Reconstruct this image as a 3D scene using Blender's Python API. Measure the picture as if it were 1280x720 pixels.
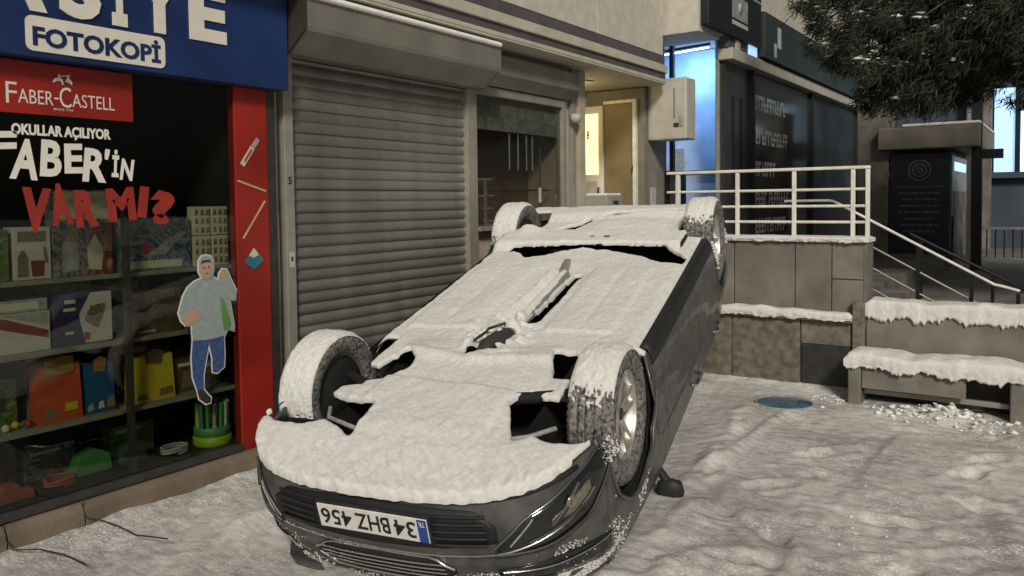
import bpy, bmesh, math, random
import numpy as np
from mathutils import Matrix, Vector

random.seed(7)
RNG = np.random.default_rng(11)
for o in list(bpy.data.objects):
    bpy.data.objects.remove(o)
SC = bpy.context.scene
COL = SC.collection

# ------------------------------------------------------------------ camera
YAW, PITCH, ROLL = math.radians(34.9), math.radians(2.5), math.radians(0.69)
FPX, W0, H0 = 1005.0, 1280.0, 720.0
cam_d = bpy.data.cameras.new('camera')
cam = bpy.data.objects.new('camera', cam_d)
COL.objects.link(cam)
f0 = Vector((-math.sin(YAW), math.cos(YAW), 0)); r0 = Vector((math.cos(YAW), math.sin(YAW), 0)); u0 = Vector((0, 0, 1))
f1 = f0 * math.cos(PITCH) - u0 * math.sin(PITCH)
u1 = u0 * math.cos(PITCH) + f0 * math.sin(PITCH)
r2 = r0 * math.cos(ROLL) - u1 * math.sin(ROLL)
u2 = u1 * math.cos(ROLL) + r0 * math.sin(ROLL)
M = Matrix((r2, u2, -f1)).transposed().to_4x4()
M.translation = Vector((0, 0, 1.6))
cam.matrix_world = M
cam_d.sensor_width = 36
cam_d.lens = 36 * FPX / W0
cam_d.shift_y = -(106.5 - math.tan(PITCH) * FPX) / W0
cam_d.clip_start = 0.05
cam_d.clip_end = 600
SC.camera = cam

# ------------------------------------------------------------------ light
LV = Vector((0.44, -0.56, 0.47)).normalized()           # towards the light
world = bpy.data.worlds.new('World'); SC.world = world; world.use_nodes = True
wn = world.node_tree; wn.nodes.clear()
sky = wn.nodes.new('ShaderNodeTexSky'); sky.sky_type = 'NISHITA'; sky.sun_disc = False
sky.sun_elevation = math.asin(LV.z); sky.sun_rotation = math.atan2(LV.x, LV.y)
sky.dust_density = 4.0; sky.ozone_density = 0.3; sky.air_density = 1.2
hs = wn.nodes.new('ShaderNodeHueSaturation'); hs.inputs['Saturation'].default_value = 0.35
tint = wn.nodes.new('ShaderNodeMixRGB'); tint.blend_type = 'MULTIPLY'; tint.inputs[0].default_value = 1.0
tint.inputs[2].default_value = (1.0, 0.97, 0.90, 1)
bg = wn.nodes.new('ShaderNodeBackground'); bg.inputs[1].default_value = 0.027
wo = wn.nodes.new('ShaderNodeOutputWorld')
wn.links.new(sky.outputs[0], hs.inputs['Color']); wn.links.new(hs.outputs[0], tint.inputs[1])
wn.links.new(tint.outputs[0], bg.inputs[0]); wn.links.new(bg.outputs[0], wo.inputs[0])
sd = bpy.data.lights.new('sun', 'SUN'); sd.energy = 2.3; sd.angle = math.radians(10); sd.color = (1.0, 0.94, 0.84)
sun = bpy.data.objects.new('sun', sd); COL.objects.link(sun)
sun.rotation_euler = LV.to_track_quat('Z', 'Y').to_euler()
vs = SC.view_settings
vs.view_transform = 'Standard'; vs.look = 'None'; vs.gamma = 1.0; vs.exposure = 0.0
try: vs.use_curve_mapping = False
except Exception: pass

# ------------------------------------------------------------------ materials
def mat(name, col, rough=0.6, metal=0.0, var=0.15, vs_=6.0, bump=0.0, bs=40.0, spec=0.5, coat=0.0, col2=None, detail=4.0, emit=None, es=0.0, bd=0.01):
    m = bpy.data.materials.new(name); m.use_nodes = True
    nt = m.node_tree; b = nt.nodes['Principled BSDF']
    b.inputs['Roughness'].default_value = rough; b.inputs['Metallic'].default_value = metal
    b.inputs['Specular IOR Level'].default_value = spec
    b.inputs['Coat Weight'].default_value = coat
    tc = nt.nodes.new('ShaderNodeTexCoord')
    n = nt.nodes.new('ShaderNodeTexNoise'); n.inputs['Scale'].default_value = vs_; n.inputs['Detail'].default_value = detail
    nt.links.new(tc.outputs['Object'], n.inputs['Vector'])
    r = nt.nodes.new('ShaderNodeValToRGB')
    c2 = col2 if col2 else tuple(c * (1 - var) for c in col)
    c1 = col if col2 else tuple(min(1, c * (1 + var)) for c in col)
    r.color_ramp.elements[0].position = 0.32; r.color_ramp.elements[0].color = (*c2, 1)
    r.color_ramp.elements[1].position = 0.68; r.color_ramp.elements[1].color = (*c1, 1)
    nt.links.new(n.outputs['Fac'], r.inputs[0]); nt.links.new(r.outputs[0], b.inputs['Base Color'])
    if bump:
        n2 = nt.nodes.new('ShaderNodeTexNoise'); n2.inputs['Scale'].default_value = bs; n2.inputs['Detail'].default_value = 5
        nt.links.new(tc.outputs['Object'], n2.inputs['Vector'])
        bp = nt.nodes.new('ShaderNodeBump'); bp.inputs['Strength'].default_value = bump; bp.inputs['Distance'].default_value = bd
        nt.links.new(n2.outputs['Fac'], bp.inputs['Height']); nt.links.new(bp.outputs[0], b.inputs['Normal'])
    if emit:
        b.inputs['Emission Color'].default_value = (*emit, 1); b.inputs['Emission Strength'].default_value = es
    return m

def glass_mat(name, tint_, refl=0.06, rough=0.02):
    m = bpy.data.materials.new(name); m.use_nodes = True
    nt = m.node_tree; nt.nodes.clear()
    o = nt.nodes.new('ShaderNodeOutputMaterial'); t = nt.nodes.new('ShaderNodeBsdfTransparent')
    g = nt.nodes.new('ShaderNodeBsdfGlossy'); x = nt.nodes.new('ShaderNodeMixShader'); fr = nt.nodes.new('ShaderNodeFresnel')
    mt = nt.nodes.new('ShaderNodeMath'); mt.operation = 'MULTIPLY'; mt.inputs[1].default_value = refl / 0.05
    ge = nt.nodes.new('ShaderNodeNewGeometry'); io = nt.nodes.new('ShaderNodeMath'); io.operation = 'MULTIPLY_ADD'; io.inputs[1].default_value = 1 / 1.5 - 1.5; io.inputs[2].default_value = 1.5
    nt.links.new(ge.outputs['Backfacing'], io.inputs[0]); nt.links.new(io.outputs[0], fr.inputs[0])
    t.inputs[0].default_value = (*tint_, 1); g.inputs['Roughness'].default_value = rough
    nt.links.new(fr.outputs[0], mt.inputs[0]); nt.links.new(mt.outputs[0], x.inputs[0])
    nt.links.new(t.outputs[0], x.inputs[1]); nt.links.new(g.outputs[0], x.inputs[2]); nt.links.new(x.outputs[0], o.inputs[0])
    return m

MT = {}
MT['snow'] = mat('snow', (0.86, 0.85, 0.82), 0.75, var=0.05, vs_=9, bump=0.55, bs=55, spec=0.3, bd=0.012)
MT['snow_fine'] = mat('snow_fine', (0.80, 0.795, 0.765), 0.85, col2=(0.66, 0.655, 0.63), vs_=60, bump=0.55, bs=210, spec=0.12, bd=0.005, detail=7)
MT['rubber'] = mat('rubber', (0.30, 0.29, 0.27), 0.8, col2=(0.022, 0.022, 0.022), vs_=55, bump=0.5, bs=120, bd=0.003, detail=7)
MT['alloy'] = mat('alloy', (0.62, 0.60, 0.56), 0.38, 0.85, var=0.12, vs_=18, bump=0.05)
MT['paint'] = mat('car_paint', (0.125, 0.124, 0.118), 0.46, 0.25, col2=(0.062, 0.062, 0.061), vs_=9, detail=8, bump=0.06, bs=160, coat=0.2, bd=0.002)
MT['black'] = mat('black_plastic', (0.018, 0.018, 0.019), 0.6, var=0.3, vs_=20, bump=0.2, bs=90, bd=0.003)
MT['under'] = mat('underbody_black', (0.008, 0.008, 0.008), 0.85, var=0.4, vs_=15, bump=0.4, bs=60)
MT['chrome'] = mat('chrome', (0.70, 0.70, 0.70), 0.18, 1.0, var=0.08, vs_=20)
MT['carglass'] = mat('car_glass', (0.012, 0.014, 0.015), 0.06, var=0.2, spec=0.8)
MT['lens'] = mat('lamp_lens', (0.20, 0.185, 0.15), 0.12, 0.3, var=0.25, vs_=30, coat=0.5)
MT['plate'] = mat('plate_white', (0.72, 0.70, 0.66), 0.45, var=0.08, vs_=20)
MT['plateblue'] = mat('plate_blue', (0.02, 0.06, 0.30), 0.45, var=0.1)
MT['ink'] = mat('ink_black', (0.012, 0.012, 0.014), 0.6, var=0.2)
MT['signblue'] = mat('sign_blue', (0.011, 0.030, 0.115), 0.42, var=0.32, vs_=1.6, bump=0.15, bs=3, bd=0.02)
MT['signwhite'] = mat('sign_white', (0.74, 0.70, 0.62), 0.5, var=0.05, vs_=8)
MT['red'] = mat('poster_red', (0.27, 0.017, 0.010), 0.45, var=0.24, vs_=2.5, detail=8)
MT['redink'] = mat('red_lettering', (0.30, 0.028, 0.018), 0.5, var=0.14, vs_=12)
MT['white'] = mat('white_lettering', (0.80, 0.77, 0.70), 0.5, var=0.04, vs_=14)
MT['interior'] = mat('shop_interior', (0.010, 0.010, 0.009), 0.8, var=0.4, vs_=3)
MT['shelf'] = mat('shelf_board', (0.20, 0.19, 0.14), 0.55, var=0.15, vs_=9)
MT['frame'] = mat('dark_frame', (0.035, 0.034, 0.030), 0.5, var=0.25, vs_=12)
MT['sill'] = mat('sill_stone', (0.16, 0.125, 0.090), 0.75, var=0.25, vs_=5, bump=0.3, bs=50)
MT['alu'] = mat('aluminium_frame', (0.36, 0.34, 0.29), 0.45, 0.35, var=0.12, vs_=7)
MT['shutter'] = mat('shutter_slat', (0.225, 0.22, 0.195), 0.48, 0.35, var=0.22, vs_=2.2, bump=0.08, bs=60)
def streaks(m, lo=0.62):
    nt = m.node_tree; b = nt.nodes['Principled BSDF']; src = b.inputs['Base Color'].links[0].from_socket
    g = nt.nodes.new('ShaderNodeNewGeometry'); mp = nt.nodes.new('ShaderNodeMapping'); mp.inputs['Scale'].default_value = (1, 3.2, 0.7)
    n = nt.nodes.new('ShaderNodeTexNoise'); n.inputs['Scale'].default_value = 1.0; n.inputs['Detail'].default_value = 7
    r = nt.nodes.new('ShaderNodeMapRange'); r.inputs['From Min'].default_value = 0.35; r.inputs['From Max'].default_value = 0.62; r.inputs['To Min'].default_value = lo; r.inputs['To Max'].default_value = 1.08
    oi = nt.nodes.new('ShaderNodeObjectInfo'); r2 = nt.nodes.new('ShaderNodeMapRange'); r2.inputs['To Min'].default_value = 0.88; r2.inputs['To Max'].default_value = 1.1
    mu = nt.nodes.new('ShaderNodeMath'); mu.operation = 'MULTIPLY'; mx = nt.nodes.new('ShaderNodeMixRGB'); mx.blend_type = 'MULTIPLY'; mx.inputs[0].default_value = 1
    L_ = nt.links.new; L_(g.outputs['Position'], mp.inputs[0]); L_(mp.outputs[0], n.inputs['Vector']); L_(n.outputs['Fac'], r.inputs['Value']); L_(oi.outputs['Random'], r2.inputs['Value'])
    L_(r.outputs[0], mu.inputs[0]); L_(r2.outputs[0], mu.inputs[1]); L_(src, mx.inputs[1]); L_(mu.outputs[0], mx.inputs[2]); L_(mx.outputs[0], b.inputs['Base Color'])
streaks(MT['shutter'], 0.76)
MT['housing'] = mat('shutter_housing', (0.235, 0.228, 0.195), 0.5, 0.25, var=0.14, vs_=3.2, bump=0.05)
MT['housing_dark'] = mat('shutter_end_cap', (0.05, 0.047, 0.042), 0.55, 0.2, var=0.2)
MT['render'] = mat('wall_render', (0.56, 0.525, 0.45), 0.85, var=0.10, vs_=9, bump=0.35, bs=70)
MT['band_light'] = mat('fascia_light', (0.50, 0.47, 0.39), 0.7, var=0.10, vs_=5, bump=0.1)
MT['band_dark'] = mat('fascia_dark', (0.095, 0.085, 0.085), 0.7, var=0.15, vs_=5, bump=0.1)
MT['plaster'] = mat('plaster', (0.40, 0.35, 0.26), 0.85, var=0.15, vs_=4, bump=0.25, bs=50)
MT['concrete'] = mat('concrete_wall', (0.21, 0.195, 0.155), 0.85, var=0.22, vs_=3.5, bump=0.35, bs=35)
MT['stone'] = mat('stone_panel', (0.190, 0.172, 0.145), 0.75, var=0.22, vs_=4.5, bump=0.35, bs=45)
MT['stone_dark'] = mat('stone_panel_mottled', (0.175, 0.152, 0.125), 0.7, var=0.4, vs_=14, bump=0.4, bs=45, detail=6)
streaks(MT['stone'], 0.7); streaks(MT['stone_dark'], 0.75)
MT['joint'] = mat('joint_mortar', (0.07, 0.06, 0.05), 0.9, var=0.2)
MT['railwhite'] = mat('rail_cream_paint', (0.76, 0.735, 0.66), 0.5, var=0.12, vs_=12)
MT['railblack'] = mat('rail_black_paint', (0.015, 0.016, 0.018), 0.4, 0.3, var=0.2)
MT['box'] = mat('utility_box_paint', (0.47, 0.455, 0.41), 0.55, var=0.10, vs_=5)
MT['meter'] = mat('meter_box_grey', (0.30, 0.30, 0.26), 0.6, var=0.15, vs_=7)
MT['doorwood'] = mat('door_brown', (0.22, 0.17, 0.09), 0.55, var=0.18, vs_=4, bump=0.1)
MT['litglass'] = mat('lit_frosted_pane', (0.8, 0.75, 0.5), 0.4, var=0.05, emit=(1.0, 0.84, 0.36), es=1.5)
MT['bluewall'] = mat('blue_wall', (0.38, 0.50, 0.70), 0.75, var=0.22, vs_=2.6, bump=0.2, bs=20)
MT['tube'] = mat('lamp_tube', (0.8, 0.9, 1.0), 0.4, emit=(0.35, 0.62, 1.0), es=9.0)
MT['bank'] = mat('bank_panel', (0.030, 0.034, 0.034), 0.45, var=0.3, vs_=2.0)
MT['bankgreen'] = mat('bank_sign_green', (0.030, 0.048, 0.044), 0.5, var=0.2, vs_=2.0)
MT['bankglass'] = mat('bank_glass', (0.050, 0.066, 0.074), 0.14, col2=(0.012, 0.018, 0.020), vs_=1.6, spec=0.9, detail=6)  # uneven blue-grey base colour stands in for mottled reflections in the glass
MT['vinyl'] = mat('vinyl_grey', (0.50, 0.52, 0.52), 0.6, var=0.15, vs_=20)
MT['paving'] = mat('paving_dark', (0.13, 0.12, 0.11), 0.85, var=0.35, vs_=3, bump=0.3, bs=25)
MT['navy'] = mat('navy_panel', (0.010, 0.016, 0.030), 0.4, var=0.25, vs_=3)
MT['emblem'] = mat('emblem_grey', (0.11, 0.115, 0.115), 0.6, var=0.2, vs_=30)
MT['pillar'] = mat('pillar_stone', (0.17, 0.15, 0.13), 0.8, var=0.5, vs_=3.0, bump=0.3, bs=20, detail=6)
MT['coolwall'] = mat('far_wall', (0.055, 0.068, 0.09), 0.8, var=0.2, vs_=1.5)
MT['litwin'] = mat('lit_window_blue', (0.5, 0.7, 0.9), 0.3, emit=(0.42, 0.70, 1.0), es=0.9)
MT['litwin2'] = mat('lit_window_white', (0.7, 0.8, 0.9), 0.3, emit=(0.78, 0.9, 1.0), es=1.5)
MT['bark'] = mat('bark', (0.07, 0.05, 0.035), 0.9, var=0.35, vs_=14, bump=0.7, bs=30)
MT['needle'] = mat('pine_needles', (0.030, 0.038, 0.019), 0.75, col2=(0.009, 0.013, 0.006), vs_=3.5)
MT['wood'] = mat('bench_board', (0.19, 0.175, 0.15), 0.75, var=0.25, vs_=6, bump=0.3, bs=40)
MT['discblue'] = mat('disc_blue', (0.05, 0.13, 0.20), 0.15, var=0.45, vs_=8, spec=0.8)
MT['cable'] = mat('cable_black', (0.02, 0.018, 0.016), 0.6)
def pm(name, c, **k):
    MT[name] = mat(name, c, k.pop('rough', 0.5), **k); return MT[name]
pm('skin', (0.50, 0.30, 0.20), var=0.05); pm('hair', (0.05, 0.03, 0.02)); pm('hoodie', (0.30, 0.35, 0.34), var=0.10, vs_=30)
pm('hoodgreen', (0.12, 0.28, 0.07)); pm('jeans', (0.05, 0.09, 0.22), var=0.3, vs_=40); pm('sticker_white', (0.62, 0.62, 0.62), var=0.05)
pm('orange', (0.42, 0.065, 0.015), var=0.1); pm('tan', (0.28, 0.16, 0.045)); pm('bagblue', (0.010, 0.075, 0.20)); pm('yellow', (0.48, 0.38, 0.02), var=0.1)
pm('limebox', (0.10, 0.17, 0.03), var=0.3, vs_=25); pm('boxwhite', (0.50, 0.47, 0.42), var=0.08); pm('boxnavy', (0.025, 0.022, 0.085)); pm('boxmaroon', (0.20, 0.02, 0.03))
pm('boxbrown', (0.13, 0.085, 0.04), col2=(0.03, 0.04, 0.02), vs_=16, detail=6); pm('boxgrey', (0.30, 0.31, 0.30), var=0.3, vs_=18)
pm('comicblue', (0.04, 0.05, 0.10), col2=(0.22, 0.20, 0.18), vs_=22, detail=6); pm('comicred', (0.20, 0.02, 0.02), col2=(0.30, 0.15, 0.10), vs_=22, detail=6)
pm('planebox', (0.02, 0.03, 0.075), col2=(0.16, 0.19, 0.23), vs_=17, detail=6); pm('greentub', (0.06, 0.22, 0.06)); pm('limebase', (0.26, 0.38, 0.02)); pm('pinktoy', (0.30, 0.07, 0.05))
pm('darktoy', (0.03, 0.07, 0.05), var=0.5, vs_=30); pm('cream', (0.55, 0.52, 0.40), var=0.1); pm('cardink', (0.05, 0.07, 0.06), col2=(0.35, 0.28, 0.06), vs_=60)
pm('teal', (0.02, 0.16, 0.20)); pm('pencilwood', (0.60, 0.38, 0.20)); pm('hexbrown', (0.16, 0.12, 0.10), var=0.4, vs_=40)

def busy(name, cols, scale, dist=2.0):
    m = bpy.data.materials.new(name); m.use_nodes = True; nt = m.node_tree; b = nt.nodes['Principled BSDF']; b.inputs['Roughness'].default_value = 0.4
    tc = nt.nodes.new('ShaderNodeTexCoord'); n = nt.nodes.new('ShaderNodeTexNoise'); n.inputs['Scale'].default_value = scale; n.inputs['Detail'].default_value = 4; n.inputs['Distortion'].default_value = dist
    nt.links.new(tc.outputs['Object'], n.inputs['Vector']); r = nt.nodes.new('ShaderNodeValToRGB'); e = r.color_ramp.elements
    k_ = len(cols); e[0].position = 0.30; e[0].color = (*cols[0], 1); e[1].position = 0.70; e[1].color = (*cols[-1], 1)
    for i in range(1, k_ - 1): q = e.new(0.30 + 0.40 * i / (k_ - 1)); q.color = (*cols[i], 1)
    nt.links.new(n.outputs['Fac'], r.inputs[0]); nt.links.new(r.outputs[0], b.inputs['Base Color']); MT[name] = m
busy('comicblue', [(.02, .02, .04), (.05, .07, .16), (.30, .26, .22), (.04, .04, .08), (.22, .12, .06)], 11)
busy('comicred', [(.05, .01, .02), (.26, .03, .02), (.10, .02, .03), (.42, .26, .18), (.22, .02, .02)], 12)
busy('planebox', [(.01, .015, .04), (.03, .05, .12), (.24, .28, .32), (.02, .03, .06), (.12, .17, .26)], 9, 3.0)
busy('cardink', [(.04, .05, .04), (.40, .30, .08), (.03, .06, .07), (.14, .20, .08)], 30)
busy('limebox', [(.03, .06, .01), (.14, .22, .04), (.05, .09, .02), (.26, .28, .10)], 10)
busy('boxbrown', [(.02, .025, .015), (.12, .08, .04), (.05, .05, .03), (.20, .13, .06)], 9)
busy('hexbrown', [(.05, .04, .03), (.22, .16, .12), (.09, .07, .06)], 26)
# ground snow : trampled, dirty
def ground_material():
    m = bpy.data.materials.new('trampled_snow'); m.use_nodes = True
    nt = m.node_tree; b = nt.nodes['Principled BSDF']; b.inputs['Roughness'].default_value = 0.9; b.inputs['Specular IOR Level'].default_value = 0.35
    tc = nt.nodes.new('ShaderNodeTexCoord')
    def noise(s, d, dist=0.0):
        n = nt.nodes.new('ShaderNodeTexNoise'); n.inputs['Scale'].default_value = s; n.inputs['Detail'].default_value = d; n.inputs['Distortion'].default_value = dist
        nt.links.new(tc.outputs['Object'], n.inputs['Vector']); return n
    a = noise(1.3, 6, 0.2); c = noise(14, 7, 0.0)
    mx = nt.nodes.new('ShaderNodeMath'); mx.operation = 'MULTIPLY_ADD'; mx.inputs[1].default_value = 0.55
    m2 = nt.nodes.new('ShaderNodeMath'); m2.operation = 'MULTIPLY'; m2.inputs[1].default_value = 0.45
    nt.links.new(c.outputs['Fac'], m2.inputs[0]); nt.links.new(a.outputs['Fac'], mx.inputs[0]); nt.links.new(m2.outputs[0], mx.inputs[2])
    r = nt.nodes.new('ShaderNodeValToRGB'); e = r.color_ramp.elements
    e[0].position = 0.38; e[0].color = (0.36, 0.35, 0.335, 1); e[1].position = 0.64; e[1].color = (0.68, 0.67, 0.645, 1)
    k = r.color_ramp.elements.new(0.49); k.color = (0.50, 0.485, 0.46, 1)
    nt.links.new(mx.outputs[0], r.inputs[0]); nt.links.new(r.outputs[0], b.inputs['Base Color'])
    rr2 = nt.nodes.new('ShaderNodeMapRange'); rr2.inputs['From Min'].default_value = 0.40; rr2.inputs['From Max'].default_value = 0.56; rr2.inputs['To Min'].default_value = 0.42; rr2.inputs['To Max'].default_value = 0.85
    nt.links.new(mx.outputs[0], rr2.inputs['Value']); nt.links.new(rr2.outputs[0], b.inputs['Roughness'])
    h1 = noise(13, 7, 0.2); h2 = noise(80, 5)
    rg = noise(6.5, 6, 0.1); rg.noise_type = 'RIDGED_MULTIFRACTAL'
    mp = nt.nodes.new('ShaderNodeMapping'); mp.inputs['Rotation'].default_value = (0, 0, math.radians(35)); mp.inputs['Scale'].default_value = (0.55, 1.25, 1)
    nt.links.new(tc.outputs['Object'], mp.inputs[0]); nt.links.new(mp.outputs[0], rg.inputs['Vector']); nt.links.new(mp.outputs[0], h1.inputs['Vector'])
    ad = nt.nodes.new('ShaderNodeMath'); ad.operation = 'MULTIPLY_ADD'; ad.inputs[1].default_value = 0.22
    nt.links.new(h2.outputs['Fac'], ad.inputs[0]); nt.links.new(h1.outputs['Fac'], ad.inputs[2])
    a2 = nt.nodes.new('ShaderNodeMath'); a2.operation = 'MULTIPLY_ADD'; a2.inputs[1].default_value = 0.14
    nt.links.new(rg.outputs['Fac'], a2.inputs[0]); nt.links.new(ad.outputs[0], a2.inputs[2])
    bp = nt.nodes.new('ShaderNodeBump'); bp.inputs['Strength'].default_value = 0.6; bp.inputs['Distance'].default_value = 0.022
    nt.links.new(a2.outputs[0], bp.inputs['Height']); nt.links.new(bp.outputs[0], b.inputs['Normal'])
    # loose white crumbs on the trodden crust
    cr = noise(75, 5, 0.0); cr2 = noise(2.2, 4)
    cm = nt.nodes.new('ShaderNodeMath'); cm.operation = 'MULTIPLY_ADD'; cm.inputs[1].default_value = 0.5
    nt.links.new(cr2.outputs['Fac'], cm.inputs[0]); nt.links.new(cr.outputs['Fac'], cm.inputs[2])
    rr_ = nt.nodes.new('ShaderNodeValToRGB'); rr_.color_ramp.elements[0].position = 0.80; rr_.color_ramp.elements[1].position = 1.0
    nt.links.new(cm.outputs[0], rr_.inputs[0])
    mixc = nt.nodes.new('ShaderNodeMixRGB'); mixc.inputs[2].default_value = (0.84, 0.83, 0.80, 1)
    nt.links.new(rr_.outputs[0], mixc.inputs[0]); nt.links.new(r.outputs[0], mixc.inputs[1]); nt.links.new(mixc.outputs[0], b.inputs['Base Color'])
    return m
MT['ground'] = ground_material()
MT['shopglass'] = glass_mat('shop_glass', (0.76, 0.78, 0.73), 0.035)
MT['winglass'] = glass_mat('window_glass', (0.76, 0.77, 0.74), 0.05)

# ------------------------------------------------------------------ helpers
class MB:
    def __init__(s): s.v = []; s.f = []; s.sm = []
    def add(s, vs_, fs, smooth=False):
        b = len(s.v); s.v += [tuple(p) for p in vs_]
        for q in fs: s.f.append(tuple(b + i for i in q)); s.sm.append(smooth)
        return s
    def box(s, x0, x1, y0, y1, z0, z1):
        v = [(x, y, z) for x in (x0, x1) for y in (y0, y1) for z in (z0, z1)]
        return s.add(v, [(0, 1, 3, 2), (4, 6, 7, 5), (0, 4, 5, 1), (2, 3, 7, 6), (0, 2, 6, 4), (1, 5, 7, 3)])
    def prism(s, poly, a0, a1, axis):
        # poly: 2d points; axis 0: (y,z) along x ; 1: (x,z) along y ; 2: (x,y) along z
        n = len(poly)
        def P(p, a): return (a, p[0], p[1]) if axis == 0 else ((p[0], a, p[1]) if axis == 1 else (p[0], p[1], a))
        v = [P(p, a0) for p in poly] + [P(p, a1) for p in poly]
        f = [tuple(range(n))[::-1], tuple(range(n, 2 * n))] + [(i, (i + 1) % n, n + (i + 1) % n, n + i) for i in range(n)]
        return s.add(v, f)
    def tube(s, pts, r, n=8, cap=True):
        pts = [Vector(p) for p in pts]; rs = r if isinstance(r, (list, tuple)) else [r] * len(pts)
        rings = []; up = Vector((0, 0, 1)); prev = None
        for i, p in enumerate(pts):
            d = (pts[min(i + 1, len(pts) - 1)] - pts[max(i - 1, 0)]).normalized()
            a = d.cross(up)
            if a.length < 0.05: a = d.cross(Vector((1, 0, 0)))
            a.normalize()
            if prev is not None and a.dot(prev) < 0: a = -a
            prev = a; b = d.cross(a)
            rings.append([p + (a * math.cos(2 * math.pi * k / n) + b * math.sin(2 * math.pi * k / n)) * rs[i] for k in range(n)])
        v = [q for R in rings for q in R]; f = []
        for i in range(len(pts) - 1):
            for k in range(n): f.append((i * n + k, i * n + (k + 1) % n, (i + 1) * n + (k + 1) % n, (i + 1) * n + k))
        s.add(v, f, True)
        if cap: s.add(rings[0], [tuple(range(n))[::-1]]); s.add(rings[-1], [tuple(range(n))])
        return s
    def lathe(s, prof, n=48, axis=1, c=(0, 0, 0), smooth=True, closed=False):
        # prof: (radius, along)
        v = []; f = []; m = len(prof)
        for k in range(n):
            a = 2 * math.pi * k / n
            for r, t in prof:
                p = [0, 0, 0]; p[axis] = t; p[(axis + 1) % 3] = r * math.cos(a); p[(axis + 2) % 3] = r * math.sin(a)
                v.append((p[0] + c[0], p[1] + c[1], p[2] + c[2]))
        for k in range(n):
            for j in range(m if closed else m - 1):
                j2 = (j + 1) % m
                f.append((k * m + j, k * m + j2, ((k + 1) % n) * m + j2, ((k + 1) % n) * m + j))
        return s.add(v, f, smooth)
    def grid(s, P, smooth=True, mask=None):
        nu, nv = len(P), len(P[0])
        v = [p for R in P for p in R]; f = []
        for i in range(nu - 1):
            for j in range(nv - 1):
                if mask is None or mask[i][j]: f.append((i * nv + j, i * nv + j + 1, (i + 1) * nv + j + 1, (i + 1) * nv + j))
        return s.add(v, f, smooth)
    def mesh(s, name):
        me = bpy.data.meshes.new(name); me.from_pydata(s.v, [], s.f)
        me.polygons.foreach_set('use_smooth', s.sm); me.update()
        return me
    def build(s, name, m, parent=None, recalc=True, bevel=0.0):
        me = s.mesh(name)
        if recalc:
            bm = bmesh.new(); bm.from_mesh(me); bmesh.ops.recalc_face_normals(bm, faces=bm.faces); bm.to_mesh(me); bm.free()
        me.materials.append(MT[m] if isinstance(m, str) else m)
        return link(name, me, parent, bevel)

def link(name, me, parent=None, bevel=0.0):
    o = bpy.data.objects.new(name, me); COL.objects.link(o)
    if parent is not None: o.parent = parent
    if bevel:
        b = o.modifiers.new('bevel', 'BEVEL'); b.width = bevel; b.segments = 2; b.limit_method = 'ANGLE'
    return o
def tag(o, label=None, cat=None, group=None, kind=None):
    if label: o['label'] = label
    if cat: o['category'] = cat
    if group: o['group'] = group
    if kind: o['kind'] = kind
    return o
def thing(name, label, cat, loc=(0, 0, 0), group=None):
    o = bpy.data.objects.new(name, None); COL.objects.link(o); o.location = loc; o.empty_display_size = 0.1
    return tag(o, label, cat, group)
def copy_of(o, parent=None, loc=None):
    c = o.copy(); COL.objects.link(c); c.parent = parent
    if loc is not None: c.location = loc
    return c
def bx(name, m, x0, x1, y0, y1, z0, z1, parent=None, bevel=0.0):
    return MB().box(x0, x1, y0, y1, z0, z1).build(name, m, parent, bevel=bevel)

# numpy value noise
_perm = RNG.random((256, 256))
def vnoise(x, y, seed=0):
    x = np.asarray(x, float) + seed * 17.37; y = np.asarray(y, float) + seed * 9.71
    xi = np.floor(x).astype(int); yi = np.floor(y).astype(int); fx = x - xi; fy = y - yi
    fx = fx * fx * fx * (fx * (fx * 6 - 15) + 10); fy = fy * fy * fy * (fy * (fy * 6 - 15) + 10)
    a = _perm[xi % 256, yi % 256]; b = _perm[(xi + 1) % 256, yi % 256]; c = _perm[xi % 256, (yi + 1) % 256]; d = _perm[(xi + 1) % 256, (yi + 1) % 256]
    return (a * (1 - fx) + b * fx) * (1 - fy) + (c * (1 - fx) + d * fx) * fy - 0.5
def fbm(x, y, o=4, seed=0, gain=0.5):
    r = 0; g = 1.0; s = 1.0
    x = np.asarray(x, float); y = np.asarray(y, float)
    for k in range(o):
        x, y = 0.79 * x - 0.613 * y, 0.613 * x + 0.79 * y
        r = r + g * vnoise(x * s, y * s, seed + k); g *= gain; s *= 2.03
    return r
def sstep(a, b, x):
    t = np.clip((x - a) / (b - a), 0, 1); return t * t * (3 - 2 * t)
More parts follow.
